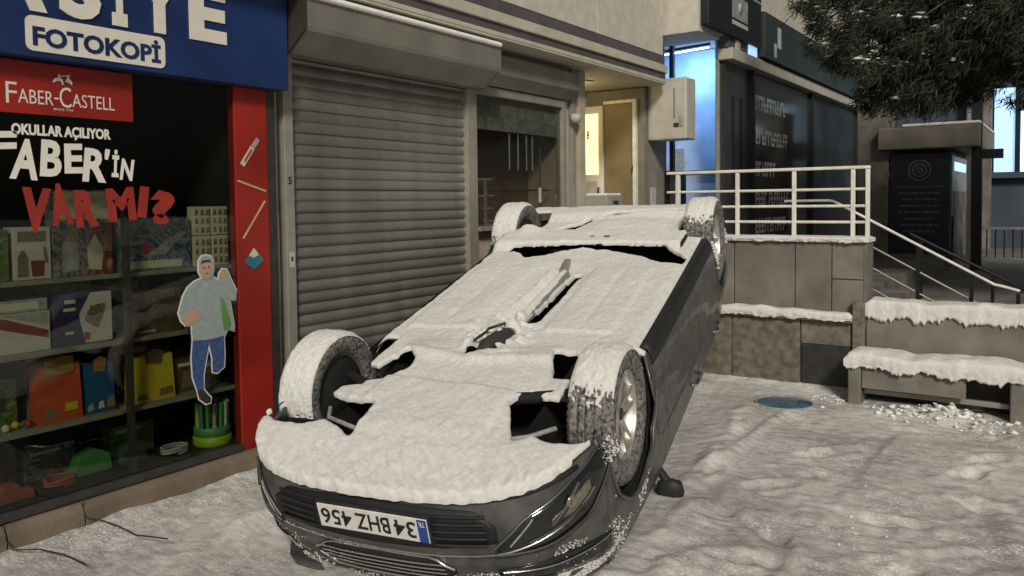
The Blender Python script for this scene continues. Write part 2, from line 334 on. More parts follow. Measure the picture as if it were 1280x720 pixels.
def grid_mesh(name, X, Y, Z, mask, skirt=None, smooth=0):
    """X,Y,Z (n,m) arrays; mask (n-1,m-1) bool faces kept; skirt: (n,m,3) points for a border wall"""
    n, m = X.shape
    idx = np.arange(n * m).reshape(n, m)
    q = np.stack([idx[:-1, :-1], idx[1:, :-1], idx[1:, 1:], idx[:-1, 1:]], -1)[mask]
    V = np.stack([X, Y, Z], -1).reshape(-1, 3).copy()
    if skirt is not None:
        e = np.concatenate([q[:, [0, 1]], q[:, [1, 2]], q[:, [2, 3]], q[:, [3, 0]]])
        key = e[:, 0] * (n * m) + e[:, 1]; rkey = e[:, 1] * (n * m) + e[:, 0]
        be = e[~np.isin(key, rkey)]
        K = skirt.reshape(-1, 3).copy()
        bv = np.unique(be)
        for it in range(smooth):
            acc = np.zeros_like(V); cnt = np.zeros(len(V)); 
            np.add.at(acc, be[:, 0], V[be[:, 1]]); np.add.at(cnt, be[:, 0], 1)
            np.add.at(acc, be[:, 1], V[be[:, 0]]); np.add.at(cnt, be[:, 1], 1)
            nv = V.copy(); nv[bv] = 0.4 * V[bv] + 0.6 * acc[bv] / cnt[bv][:, None]
            K[bv] += nv[bv] - V[bv]; V = nv
        off = n * m; V = np.concatenate([V, K])
        sk = np.stack([be[:, 1], be[:, 0], be[:, 0] + off, be[:, 1] + off], -1)
        q = np.concatenate([q, sk])
    used = np.unique(q)
    remap = np.full(len(V), -1); remap[used] = np.arange(len(used))
    return V[used].tolist(), remap[q].tolist()

# text ---------------------------------------------------------------
def glyphs(body, bold=0.0, res=3):
    c = bpy.data.curves.new('txt', 'FONT'); c.body = body; c.size = 1.0; c.offset = bold; c.resolution_u = res; c.fill_mode = 'BOTH'; c.extrude = 0.0
    o = bpy.data.objects.new('txt', c); COL.objects.link(o)
    dg = bpy.context.evaluated_depsgraph_get(); dg.update()
    me = bpy.data.meshes.new_from_object(o.evaluated_get(dg))
    v = np.array([tuple(p.co)[:2] for p in me.vertices]) if len(me.vertices) else np.zeros((0, 2))
    f = [tuple(p.vertices) for p in me.polygons]
    bpy.data.objects.remove(o); bpy.data.curves.remove(c); bpy.data.meshes.remove(me)
    return v, f
def text_into(mb, body, u0_, u1_, v0_, v1_, place, bold=0.0, rot=0.0, thick=0.003, shear=0.0):
    """fit body into box u0..u1 x v0..v1 (local right/up) ; place(u,v,w) -> 3d"""
    v, f = glyphs(body, bold)
    if not len(v): return
    mn, mx = v.min(0), v.max(0)
    v = (v - mn) / (mx - mn)
    v[:, 0] = v[:, 0] + shear * (v[:, 1] - 0.5)
    p = np.stack([u0_ + v[:, 0] * (u1_ - u0_), v0_ + v[:, 1] * (v1_ - v0_)], -1)
    if rot:
        c = p.mean(0); a = math.radians(rot); R = np.array([[math.cos(a), -math.sin(a)], [math.sin(a), math.cos(a)]]); p = (p - c) @ R.T + c
    n = len(p)
    front = [place(a, b, thick) for a, b in p]; back = [place(a, b, 0) for a, b in p]
    ed = {}
    for q in f:
        for i in range(len(q)):
            e = (q[i], q[(i + 1) % len(q)]); ed[e] = ed.get(e, 0) + 1
    sides = [(a, b, b + n, a + n) for (a, b) in ed if (b, a) not in ed]
    mb.add(front + back, [tuple(q) for q in f] + sides)
def facing_x(x): return lambda u, v, w: (x + w, u, v)
def facing_ny(y): return lambda u, v, w: (u, y - w, v)
def poly_x(mb, pts, x, th=0.002):
    mb.prism(pts, x, x + th, 0)

# ================================================================== GROUND
CAR_O = Vector((-2.488, 3.076, 0.906))
HEAD = math.radians(34.9 - 23.4)
def ground():
    def axis(lo, hi, d0, d1, step):
        a = list(np.arange(d0, d1 + 1e-6, step)); s = step
        x = d1
        while x < hi: s *= 1.28; x += s; a.append(min(x, hi))
        s = step; x = d0; pre = []
        while x > lo: s *= 1.28; x -= s; pre.append(max(x, lo))
        return np.array(pre[::-1] + a)
    xs = axis(-120, 120, -4.2, 2.6, 0.024); ys = axis(-120, 120, 1.4, 7.2, 0.024)
    X, Y = np.meshgrid(xs, ys, indexing='ij')
    near = sstep(-6, -4, X) * (1 - sstep(4, 9, X)) * sstep(-3, 0, Y) * (1 - sstep(8, 12, Y))
    z = 0.030 * fbm(X * 1.1, Y * 1.1, 2, 3) + 0.010 * fbm(X * 3.2 + 0.4 * Y, Y * 3.2, 3, 5)
    # trampled lumps, stronger in the open on the right
    ridged = 0.5 - np.abs(fbm(X * 4.5 + 0.8 * vnoise(X * 2, Y * 2, 40), Y * 6.5, 3, 21))
    right = sstep(-2.4, -0.6, X)
    z += (0.006 + 0.012 * right) * (ridged - 0.35) + (0.006 + 0.012 * right) * fbm(X * 16 + Y * 4, Y * 21, 3, 33)
    # footprints
    rs = np.random.default_rng(5)
    for k in range(90):
        cx, cy = rs.uniform(-1.9, 1.9), rs.uniform(2.0, 6.6); a = rs.uniform(0, math.pi); L, Wd = 0.15, 0.055
        u = (X - cx) * math.cos(a) + (Y - cy) * math.sin(a); v = -(X - cx) * math.sin(a) + (Y - cy) * math.cos(a)
        d = (u / L) ** 2 + (v / Wd) ** 2
        z += -0.034 * np.exp(-d ** 2 * 0.8) + 0.016 * np.exp(-((np.sqrt(d) - 1.5) / 0.4) ** 2)
    # straight ridge pressed beside the car
    p0 = np.array([-1.75, 4.35]); p1 = np.array([-1.75, 6.1]); d = (p1 - p0) / np.linalg.norm(p1 - p0)
    u = (X - p0[0]) * d[0] + (Y - p0[1]) * d[1]; v = (X - p0[0]) * d[1] - (Y - p0[1]) * d[0]
    z += 0.045 * np.exp(-(v / 0.035) ** 2) * sstep(-0.3, 0.2, u) * (1 - sstep(1.6, 2.0, u))
    # tyre ruts crossing the open snow
    for (ax_, ay_, bx_, by_) in ((-1.15, 2.0, -1.05, 6.3), (0.25, 2.0, 0.35, 6.3), (-1.9, 2.6, 1.5, 5.6), (-1.2, 1.6, 2.2, 4.6)):
        dd = np.array([bx_ - ax_, by_ - ay_]); ll = np.linalg.norm(dd); dd /= ll
        u = (X - ax_) * dd[0] + (Y - ay_) * dd[1]; v = (X - ax_) * dd[1] - (Y - ay_) * dd[0] + 0.03 * vnoise(u * 1.5, u * 0, 60)
        inr = sstep(-0.2, 0.1, u) * (1 - sstep(ll - 0.1, ll + 0.2, u)) * (0.55 + 0.9 * (vnoise(X * 1.3, Y * 1.3, 66) + 0.3))
        z += inr * (-0.016 * (1 - sstep(0.07, 0.10, np.abs(v))) + 0.012 * np.exp(-((np.abs(v) - 0.12) / 0.025) ** 2) + 0.003 * np.sin(u * 90 + np.abs(v) * 60) * (1 - sstep(0.06, 0.09, np.abs(v))))
    # ripples in the drift at the lower left
    left = (1 - sstep(-3.3, -2.6, X)) * (1 - sstep(2.6, 3.3, Y))
    z += left * 0.012 * np.sin((X * 0.8 + Y * 0.5) * 30 + 6 * fbm(X * 2, Y * 2, 2, 50))
    z = z * 0.55 + 0.004 * fbm(X * 24, Y * 24, 3, 91) * near
    # kicked-up heap in front of the bench
    z += 0.11 * np.exp(-(((X + 0.72) / 0.30) ** 2 + ((Y - 6.52) / 0.14) ** 2)) * (0.5 + 1.6 * (ridged - 0.2) + 0.9 * fbm(X * 16, Y * 16, 3, 44))
    # drift against terrace wall and shop base
    z += 0.05 * np.exp(-((Y - 6.98) / 0.10) ** 2) * (X < -1.4) + 0.03 * np.exp(-((X + 4.02) / 0.08) ** 2) * (0.5 + fbm(Y * 3, X * 0, 2, 8))
    # pushed-down hollow round the car nose, banked snow round it
    hx, hy = -math.sin(HEAD), math.cos(HEAD)
    cu = (X - CAR_O.x) * hx + (Y - CAR_O.y) * hy; cv = (X - CAR_O.x) * hy - (Y - CAR_O.y) * hx
    body = sstep(-1.05, -0.85, cu) * (1 - sstep(3.3, 3.6, cu)) * (1 - sstep(0.62, 0.9, np.abs(cv)))
    z -= 0.03 * body
    edge = np.exp(-(((np.abs(cv) - 1.02) / 0.10) ** 2)) * sstep(-0.9, -0.3, cu) * (1 - sstep(2.6, 3.2, cu))
    z += 0.03 * edge * (0.7 + 2 * fbm(X * 5, Y * 5, 2, 71))
    z = z * near + (1 - near) * (0.10 * fbm(X * 0.6, Y * 0.6, 3, 3) - 0.02)
    z = np.where(X < -4.06, np.minimum(z, 0.02), z)
    z = np.where((Y > 7.02) | (X < -4.15), -0.02, z)
    global GXS, GYS, GZS
    GXS, GYS, GZS = xs, ys, z
    V, F = grid_mesh('ground', X, Y, z, np.ones((len(xs) - 1, len(ys) - 1), bool))
    me = bpy.data.meshes.new('ground'); me.from_pydata(V, [], F); me.polygons.foreach_set('use_smooth', [True] * len(F)); me.materials.append(MT['ground']); me.update()
    tag(link('ground', me), kind='structure')
ground()
def gz(x, y): return float(GZS[min(len(GXS) - 1, int(np.searchsorted(GXS, x))), min(len(GYS) - 1, int(np.searchsorted(GYS, y)))])

# ================================================================== STATIONERY SHOP
shop = thing('stationery_shop', 'stationery shop front with black display window and red side panel', 'shop', (-4.1, 3.0, 0))
def sp(o):   # parent keeping world placement
    o.parent = shop; o.matrix_parent_inverse = Matrix.Translation(shop.location).inverted(); return o
def kid(parent):
    inv = Matrix.Translation(parent.location).inverted()
    def f(o):
        o.parent = parent; o.matrix_parent_inverse = inv; return o
    return f
Y0 = -1.6
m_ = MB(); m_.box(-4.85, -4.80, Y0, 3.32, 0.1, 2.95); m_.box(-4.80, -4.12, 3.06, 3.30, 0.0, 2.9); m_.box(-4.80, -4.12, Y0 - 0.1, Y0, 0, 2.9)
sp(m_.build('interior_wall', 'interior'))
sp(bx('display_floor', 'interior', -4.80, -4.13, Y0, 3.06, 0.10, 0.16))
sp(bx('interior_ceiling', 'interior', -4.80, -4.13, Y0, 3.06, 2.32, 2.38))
for z, t in ((1.245, 0.022), (0.885, 0.022), (0.505, 0.022)):
    s = MB(); s.box(-4.72, -4.19, Y0 + 0.02, 2.325, z - t, z); s.box(-4.72, -4.19, 2.345, 3.05, z - t, z)
    sp(s.build('shelf', 'shelf', bevel=0.003))
sp(bx('window_mullion', 'frame', -4.165, -4.125, 2.322, 2.348, 0.16, 1.6))
sp(bx('window_mullion', 'frame', -4.165, -4.125, 0.85, 0.89, 0.16, 2.31))
sp(bx('window_frame', 'frame', -4.165, -4.085, Y0, 3.0, 0.125, 0.17, bevel=0.004))
sp(bx('window_glass', 'shopglass', -4.112, -4.106, Y0, 3.0, 0.17, 2.31))
# stone base in lengths with joints
for y0, y1 in ((-1.6, 0.35), (0.356, 1.07), (1.076, 1.66), (1.666, 2.02), (2.026, 3.335)):
    b = MB(); b.prism([(-4.16, -0.05), (-4.03, -0.05), (-4.045, 0.085), (-4.07, 0.118), (-4.16, 0.120)], y0, y1, 1)
    sp(b.build('sill_stone', 'sill', bevel=0.004))
sp(bx('side_panel', 'red', -4.16, -4.095, 3.0, 3.236, 0.12, 2.31, bevel=0.003))
sp(bx('panel_edge', 'frame', -4.158, -4.10, 3.240, 3.30, 0.12, 2.31))
# drawings printed on the red panel
d = MB()
def seg(mb, a, b, w, x, th=0.002):
    a = Vector(a); b = Vector(b); n = (b - a).normalized(); n = Vector((-n.y, n.x)) * w / 2
    mb.prism([tuple(a + n), tuple(a - n), tuple(b - n), tuple(b + n)], x, x + th, 0)
seg(d, (3.012, 1.752), (3.215, 1.690), 0.012, -4.093); seg(d, (3.040, 1.405), (3.205, 1.630), 0.012, -4.093)
kid(shop)(d.build('pencil_stroke', 'pencilwood'))
d = MB(); seg(d, (3.045, 1.845), (3.125, 1.955), 0.034, -4.093); sp(d.build('printed_pencil', 'cream'))
d = MB(); seg(d, (3.062, 1.868), (3.115, 1.942), 0.014, -4.0905); sp(d.build('printed_pencil_stripe', 'orange'))
d = MB(); seg(d, (3.128, 1.958), (3.165, 2.008), 0.030, -4.093); sp(d.build('printed_pencil_tip', 'boxgrey'))
d = MB(); poly_x(d, [(3.048, 1.262), (3.115, 1.225), (3.178, 1.268), (3.114, 1.345)], -4.093); sp(d.build('printed_crayon_tip', 'cream'))
d = MB(); poly_x(d, [(3.044, 1.258), (3.112, 1.212), (3.184, 1.266), (3.15, 1.302), (3.112, 1.284), (3.075, 1.300)], -4.0905); sp(d.build('printed_crayon_shadow', 'teal'))

# blue shop sign
sign = thing('shop_sign', 'blue shop sign board with large white capitals over the shop window', 'sign', (-4.0, 1.0, 2.31))
ks = kid(sign)
ks(bx('board', 'signblue', -4.14, -4.0, Y0, 3.335, 2.312, 2.93, bevel=0.006))
L = MB(); px_ = facing_x(-3.999)
for ch, a, b, rot, top in (('K', 0.52, 0.76, 0, 2.83), ('I', 0.82, 0.895, 0, 2.83), ('R', 0.96, 1.20, 0, 2.83), ('T', 1.23, 1.47, 0, 2.83), ('A', 1.60, 1.905, 0, 2.83), ('S', 1.962, 2.165, 0, 2.835), ('İ', 2.222, 2.300, 0, 2.915), ('Y', 2.345, 2.615, 0, 2.83), ('E', 2.655, 2.890, 0, 2.83)):
    text_into(L, ch, a, b, 2.522, top, px_, bold=0.045, rot=rot, thick=0.008)
ks(L.build('lettering', 'signwhite', recalc=False))
def rrect(y0, y1, z0, z1, r, n=5):
    p = []
    for cy, cz, a0 in ((y1 - r, z1 - r, 0), (y0 + r, z1 - r, 90), (y0 + r, z0 + r, 180), (y1 - r, z0 + r, 270)):
        for k in range(n + 1):
            a = math.radians(a0 + 90 * k / n); p.append((cy + r * math.cos(a), cz + r * math.sin(a)))
    return p
L = MB(); poly_x(L, rrect(1.805, 2.505, 2.338, 2.502, 0.032), -3.998, 0.004); pl = ks(L.build('caption_panel', 'signwhite'))
L = MB(); text_into(L, 'FOTOKOPİ', 1.835, 2.478, 2.362, 2.482, facing_x(-3.9935), bold=0.035, thick=0.002); ks(L.build('caption_lettering', 'signblue', recalc=False))

# red brand panel on the glass
bp_ = thing('brand_panel', 'red panel with white serif-style lettering at top of the shop window', 'sign', (-4.1, 1.7, 2.05))
kb = kid(bp_)
kb(bx('panel', 'red', -4.105, -4.092, 1.18, 2.372, 2.052, 2.302, bevel=0.002))
L = MB(); fx = facing_x(-4.0915)
y = 1.752
for w, big in (('F', 1), ('ABER', 0), ('-', 2), ('C', 1), ('ASTELL', 0)):
    wd = {'F': 0.048, 'ABER': 0.160, '-': 0.020, 'C': 0.056, 'ASTELL': 0.215}[w]
    if big == 2: L.prism([(y, 2.133), (y + wd, 2.133), (y + wd, 2.141), (y, 2.141)], -4.0915, -4.0905, 0)
    else: text_into(L, w, y, y + wd, 2.102 if big == 0 else 2.096, 2.168 if big == 0 else 2.196, fx, bold=-0.004, thick=0.001)
    y += wd + 0.005
text_into(L, 'SINCE 1761', 1.965, 2.057, 2.080, 2.090, fx, thick=0.001)
kb(L.build('brand_lettering', 'signwhite', recalc=False))
L = MB()      # two small riders tilting at each other
poly_x(L, [(1.968, 2.212), (1.985, 2.224), (2.005, 2.224), (2.010, 2.208), (2.016, 2.208), (2.013, 2.232), (2.004, 2.240), (2.000, 2.256), (1.993, 2.258), (1.990, 2.240), (1.976, 2.236), (1.966, 2.222)], -4.0915, 0.001)
poly_x(L, [(2.056, 2.210), (2.040, 2.222), (2.024, 2.222), (2.020, 2.206), (2.026, 2.230), (2.032, 2.238), (2.036, 2.254), (2.044, 2.254), (2.046, 2.238), (2.056, 2.230), (2.060, 2.218)], -4.0915, 0.001)
seg(L, (1.996, 2.246), (2.050, 2.258), 0.004, -4.0915, 0.001)
kb(L.build('rider_emblem', 'signwhite', recalc=False))

# lettering stuck on the glass
gx = facing_x(-4.1045)
def px2y(px): return 1.727 + px * 0.00377 + px * px * 1.2e-6 * 0.6
L = MB(); text_into(L, 'OKULLAR AÇILIYOR', 1.775, 2.252, 1.940, 2.005, gx, bold=0.04, thick=0.0015)
tag(L.build('window_lettering', 'white', recalc=False), 'small white line of capitals just under the red panel', 'lettering')
L = MB()
for ch, a, b, p0, p1, rot in (('F', -36, 18, 171, 208, 4), ('A', 11, 44, 178, 228, -4), ('B', 46, 72, 178, 224, -2), ('E', 75, 98, 181, 219, 2), ('R', 99, 130, 186, 230, -3), ("'", 127, 133, 186, 200, -8), ('İ', 137, 146, 186, 223, -3), ('N', 148, 165, 198, 227, -6)):
    text_into(L, ch, px2y(a), px2y(b), 1.957 - (p1 - 172) * 0.0039, 1.957 - (p0 - 172) * 0.0039, gx, bold=0.035, rot=rot, thick=0.0015, shear=0.08)
tag(L.build('window_lettering', 'white', recalc=False), "large white brush-style word above the red word on the shop window", 'lettering')
L = MB()
for ch, a, b, p0, p1, rot in (('V', 21, 56, 238, 292, -4), ('A', 56, 82, 232, 284, 6), ('R', 86, 116, 240, 287, 3), ('M', 128, 166, 237, 281, 5), ('I', 171, 184, 235, 277, -8), ('?', 186, 222, 240, 287, -6)):
    text_into(L, ch, px2y(a), px2y(b), 1.712 - (p1 - 235) * 0.0040, 1.712 - (p0 - 235) * 0.0040, gx, bold=0.065, rot=rot, thick=0.0015)
tag(L.build('window_lettering', 'redink', recalc=False), 'large red hand-drawn VAR MI? lettering on the shop window', 'lettering')

# cut-out sticker of a boy
boy = thing('boy_sticker', 'printed cut-out sticker of boy in grey hoodie and jeans on window', 'sticker', (-4.1, 2.8, 0.46))
kbq = kid(boy)
def B2(pts):   # points in a 140 x 210 drawing (origin top left) -> shop window metres
    return [(2.606 + (a - 24) * 0.00515, 1.318 - (b - 10) * 0.00462) for a, b in pts]
def offs(poly, k):
    cx = sum(p[0] for p in poly) / len(poly); cy = sum(p[1] for p in poly) / len(poly)
    out = []
    n = len(poly)
    for i in range(n):
        a = Vector(poly[i - 1]); b = Vector(poly[i]); c = Vector(poly[(i + 1) % n])
        e1 = (b - a).normalized(); e2 = (c - b).normalized(); nn = Vector((e1.y + e2.y, -e1.x - e2.x))
        if nn.length < 1e-6: nn = Vector((e1.y, -e1.x))
        nn.normalize(); out.append(tuple(b + nn * k))
    return out
def area(p): return sum(p[i - 1][0] * p[i][1] - p[i][0] * p[i - 1][1] for i in range(len(p)))
shapes = {
 'head': ([(50, 16), (54, 11), (60, 10), (66, 12), (69, 18), (69, 30), (66, 38), (60, 41), (54, 38), (50, 30)], 'hoodie'),
 'face': ([(52, 20), (55, 16), (63, 16), (66, 20), (66, 31), (63, 37), (58, 38), (54, 34), (52, 28)], 'skin'),
 'hoodie': ([(44, 42), (54, 38), (60, 42), (68, 38), (76, 44), (84, 50), (88, 66), (94, 104), (94, 110), (86, 106), (82, 114), (60, 116), (40, 114), (39, 92), (32, 94), (27, 88), (24, 78), (30, 58), (36, 48)], 'hoodie'),
 'arm': ([(76, 34), (80, 29), (86, 30), (89, 38), (98, 58), (97, 70), (88, 68), (80, 52), (74, 46)], 'hoodie'),
 'hand': ([(77, 35), (80, 30), (85, 31), (87, 37), (83, 41), (78, 40)], 'skin'),
 'hand2': ([(28, 84), (36, 78), (46, 76), (49, 82), (44, 90), (36, 94), (31, 92)], 'skin'),
 'green': ([(76, 62), (82, 70), (90, 100), (88, 106), (80, 108), (78, 92)], 'hoodgreen'),
 'leg': ([(40, 114), (58, 116), (60, 122), (56, 140), (52, 160), (52, 176), (44, 178), (39, 160), (38, 136)], 'jeans'),
 'leg2': ([(58, 116), (80, 114), (80, 140), (79, 154), (70, 160), (64, 158), (64, 140), (61, 124)], 'jeans'),
 'shoe': ([(44, 178), (51, 176), (56, 184), (61, 190), (60, 196), (54, 196), (46, 188)], 'hair'),
}
o_ = MB()
for k, (p, m) in shapes.items():
    q = B2(p)
    if area(q) < 0: q = q[::-1]
    poly_x(o_, offs(q, 0.0085), -4.1050 + 0.00001 * len(o_.v), 0.0006)
kbq(o_.build('white_border', 'sticker_white'))
for i, (k, nm) in enumerate((('leg', 'trouser_leg'), ('leg2', 'trouser_leg'), ('shoe', 'shoe'), ('hoodie', 'hoodie'), ('arm', 'sleeve'), ('green', 'lining'), ('hand', 'hand'), ('hand2', 'hand'), ('head', 'hair'), ('face', 'face'))):
    q = B2(shapes[k][0]); o_ = MB(); poly_x(o_, q, -4.1015 + 0.0005 * (i if i > 2 else 0), 0.0004)
    kbq(o_.build(nm, shapes[k][1]))

for nm, pl__ in (('eye', [(55, 24), (57, 24), (57, 26), (55, 26)]), ('eye', [(61, 24), (63, 24), (63, 26), (61, 26)]), ('mouth', [(57, 32), (62, 32), (60, 33.4), (58, 33.4)]), ('fringe', [(52, 21), (54, 16), (63, 15.5), (66, 20), (62, 18.5), (56, 19)])):
    o_ = MB(); poly_x(o_, B2(pl__), -4.0965, 0.0004); kbq(o_.build(nm, 'boxmaroon' if nm == 'mouth' else 'hair'))
# goods on the shelves ------------------------------------------------
def carton(name, label, cat, m, y0, y1, z0, z1, x=-4.25, dep=0.10, prints=(), tilt=0.0, group=None):
    t = thing(name, label, cat, (x - dep / 2, (y0 + y1) / 2, z0), group)
    k = kid(t)
    k(bx('body', m, x - dep, x, y0, y1, z0, z1, bevel=0.003))
    for i, (nm, mm, poly) in enumerate(prints):
        q = [(y0 + a * (y1 - y0), z0 + b * (z1 - z0)) for a, b in poly]
        p = MB(); poly_x(p, q, x + 0.0006 + 0.0006 * i, 0.0006); k(p.build(nm, mm))
    return t
R = lambda a, b, c, d: [(a, c), (b, c), (b, d), (a, d)]
S1, S2, S3 = 1.246, 0.886, 0.506
carton('toy_carton', 'green toy carton at the left end of the top shelf', 'carton', 'limebox', 1.62, 1.805, S1, 1.50, prints=(('print', 'comicblue', R(.1, .6, .1, .8)),))
carton('craft_kit', 'white craft kit carton with dark bottle pictures on top shelf', 'carton', 'boxwhite', 1.825, 2.002, S1, 1.508,
       prints=(('title_print', 'hexbrown', R(.12, .88, .72, .92)), ('bottle_print', 'hexbrown', [(.1, .06), (.38, .06), (.38, .42), (.28, .56), (.2, .56), (.1, .42)]), ('pot_print', 'boxmaroon', [(.48, .06), (.78, .06), (.82, .36), (.44, .36)]), ('brush_print', 'hexbrown', [(.84, .3), (.92, .3), (.86, .62), (.78, .62)])))
carton('toy_carton', 'tall comic-style toy carton, blue left half and red right half', 'carton', 'comicblue', 2.012, 2.318, S1, 1.695, dep=0.08,
       prints=(('red_print', 'comicred', [(.55, 0), (1, 0), (1, .62), (.62, .62)]), ('top_print', 'cream', R(.03, .97, .66, .98)), ('figure_print', 'boxgrey', [(.15, .05), (.42, .08), (.40, .38), (.28, .52), (.14, .36)]), ('figure_print', 'cream', [(.58, .08), (.80, .05), (.84, .3), (.70, .48), (.56, .32)]), ('hair_print', 'tan', [(.24, .40), (.36, .40), (.36, .54), (.25, .54)])))
carton('model_kit', 'dark blue model kit carton with pale strip on top shelf', 'carton', 'planebox', 2.366, 2.79, S1, 1.535, dep=0.09,
       prints=(('title_strip', 'cream', R(.02, .86, .04, .19)), ('wing_print', 'boxgrey', [(.35, .3), (.85, .75), (.95, .72), (.6, .28)]), ('nose_print', 'redink', [(.30, .30), (.42, .36), (.38, .62), (.30, .5)])))
for i, (a, b, c, d_, nm) in enumerate(((2.812, 2.925, 1.430, 1.600, 'upper left'), (2.935, 3.045, 1.430, 1.600, 'upper right'), (2.812, 2.925, S1, 1.425, 'lower left'), (2.935, 3.045, S1, 1.425, 'lower right'))):
    carton('activity_pack', f'{nm} of the four cream speckled packs at the right of the top shelf', 'pack', 'cream', a, b, c, d_, dep=0.06, group='four speckled packs',
           prints=tuple(('picture_print', 'cardink', [(u, v), (u + .2, v + .02), (u + .18, v + .2), (u + .03, v + .18)]) for u in (.08, .42, .72) for v in (.08, .40, .70)))
carton('game_carton', 'pale flat carton lying on the red and white carton', 'carton', 'boxgrey', 1.55, 1.975, 1.088, 1.150, dep=0.2, prints=(('print', 'cream', R(.1, .9, .2, .8)),))
carton('game_carton', 'white carton with red wedge at the left of the middle shelf', 'carton', 'boxwhite', 1.55, 1.985, S2, 1.085, dep=0.2, prints=(('wedge_print', 'boxmaroon', [(.1, .98), (.5, .9), (.98, .5), (.98, .3), (.5, .62)]), ('corner_print', 'boxgrey', [(.45, .98), (.98, .98), (.98, .62)])))
carton('game_carton', 'navy and white carton with hexagon picture on the middle shelf', 'carton', 'boxnavy', 2.002, 2.31, S2, 1.160,
       prints=(('white_print', 'boxwhite', [(.52, .02), (.98, .02), (.98, .98), (.62, .98), (.42, .58), (.44, .4)]), ('hexagon_print', 'hexbrown', [(.50, .46), (.62, .72), (.88, .76), (.86, .6), (.74, .28), (.62, .36)]), ('lettering_print', 'cream', R(.16, .36, .66, .72)), ('lettering_print', 'cream', R(.18, .36, .80, .87)), ('lettering_print', 'cream', R(.18, .32, .22, .27)), ('badge_print', 'redink', [(.48, .08), (.58, .08), (.60, .2), (.5, .24)])))
carton('puzzle_carton', 'dim brown puzzle carton at the right of the middle shelf', 'carton', 'boxbrown', 2.425, 2.72, S2, 1.130, prints=(('title_strip', 'boxgrey', R(.08, .45, .05, .1)),))
def bag(label, m, flap, y0, y1, z1, fh, prints):
    t = thing('gift_bag', label, 'bag', (-4.3, (y0 + y1) / 2, S3), 'bright gift bags')
    k = kid(t)
    b = MB(); dz = 0.0
    b.add([(-4.25, y0, S3), (-4.25, y1, S3), (-4.268, y1 - .004, z1), (-4.268, y0 + .004, z1), (-4.36, y0, S3), (-4.36, y1, S3), (-4.34, y1 - .004, z1), (-4.34, y0 + .004, z1)], [(0, 1, 2, 3), (5, 4, 7, 6), (4, 0, 3, 7), (1, 5, 6, 2), (4, 5, 1, 0)])
    k(b.build('body', m))
    w = y1 - y0
    h = MB(); h.prism([(y0 + w * .16, z1 - .05), (y0 + w * .84, z1 - .05), (y0 + w * .82, z1 + fh), (y0 + w * .62, z1 + fh + .008), (y0 + w * .18, z1 + fh)] if fh > 0 else [(y0 + w * .32, z1 - .04), (y0 + w * .68, z1 - .05), (y0 + w * .74, z1 + .02), (y0 + w * .52, z1 + .04), (y0 + w * .3, z1 + .018)], -4.262, -4.258, 0)
    k(h.build('handle_flap', flap))
    for nm, mm, poly in prints:
        q = [(y0 + a * w, S3 + c * (z1 - S3)) for a, c in poly]; p = MB(); poly_x(p, q, -4.252, 0.004); k(p.build(nm, mm))
bag('orange gift bag with tan flap on the lower shelf', 'orange', 'tan', 1.915, 2.135, 0.800, 0.032, (('picture_print', 'hexbrown', [(.1, .08), (.45, .08), (.42, .22), (.2, .26)]), ('lettering_print', 'yellow', R(.6, .88, .16, .3))))
bag('blue gift bag between the orange and yellow bags', 'bagblue', 'tan', 2.155, 2.312, 0.770, 0.0, (('picture_print', 'boxgrey', [(.05, .05), (.25, .1), (.2, .22), (.06, .18)]), ('picture_print', 'cream', [(.4, .08), (.6, .1), (.55, .24), (.42, .2)]), ('picture_print', 'tan', [(.7, .08), (.96, .1), (.92, .32), (.72, .28)])))
bag('yellow gift bag with brown handle on the lower shelf', 'yellow', 'boxbrown', 2.418, 2.665, 0.760, 0.0, (('picture_print', 'hexbrown', [(.05, .06), (.35, .06), (.3, .16), (.1, .2)]), ('picture_print', 'hexbrown', [(.6, .08), (.95, .1), (.92, .26), (.62, .24)])))
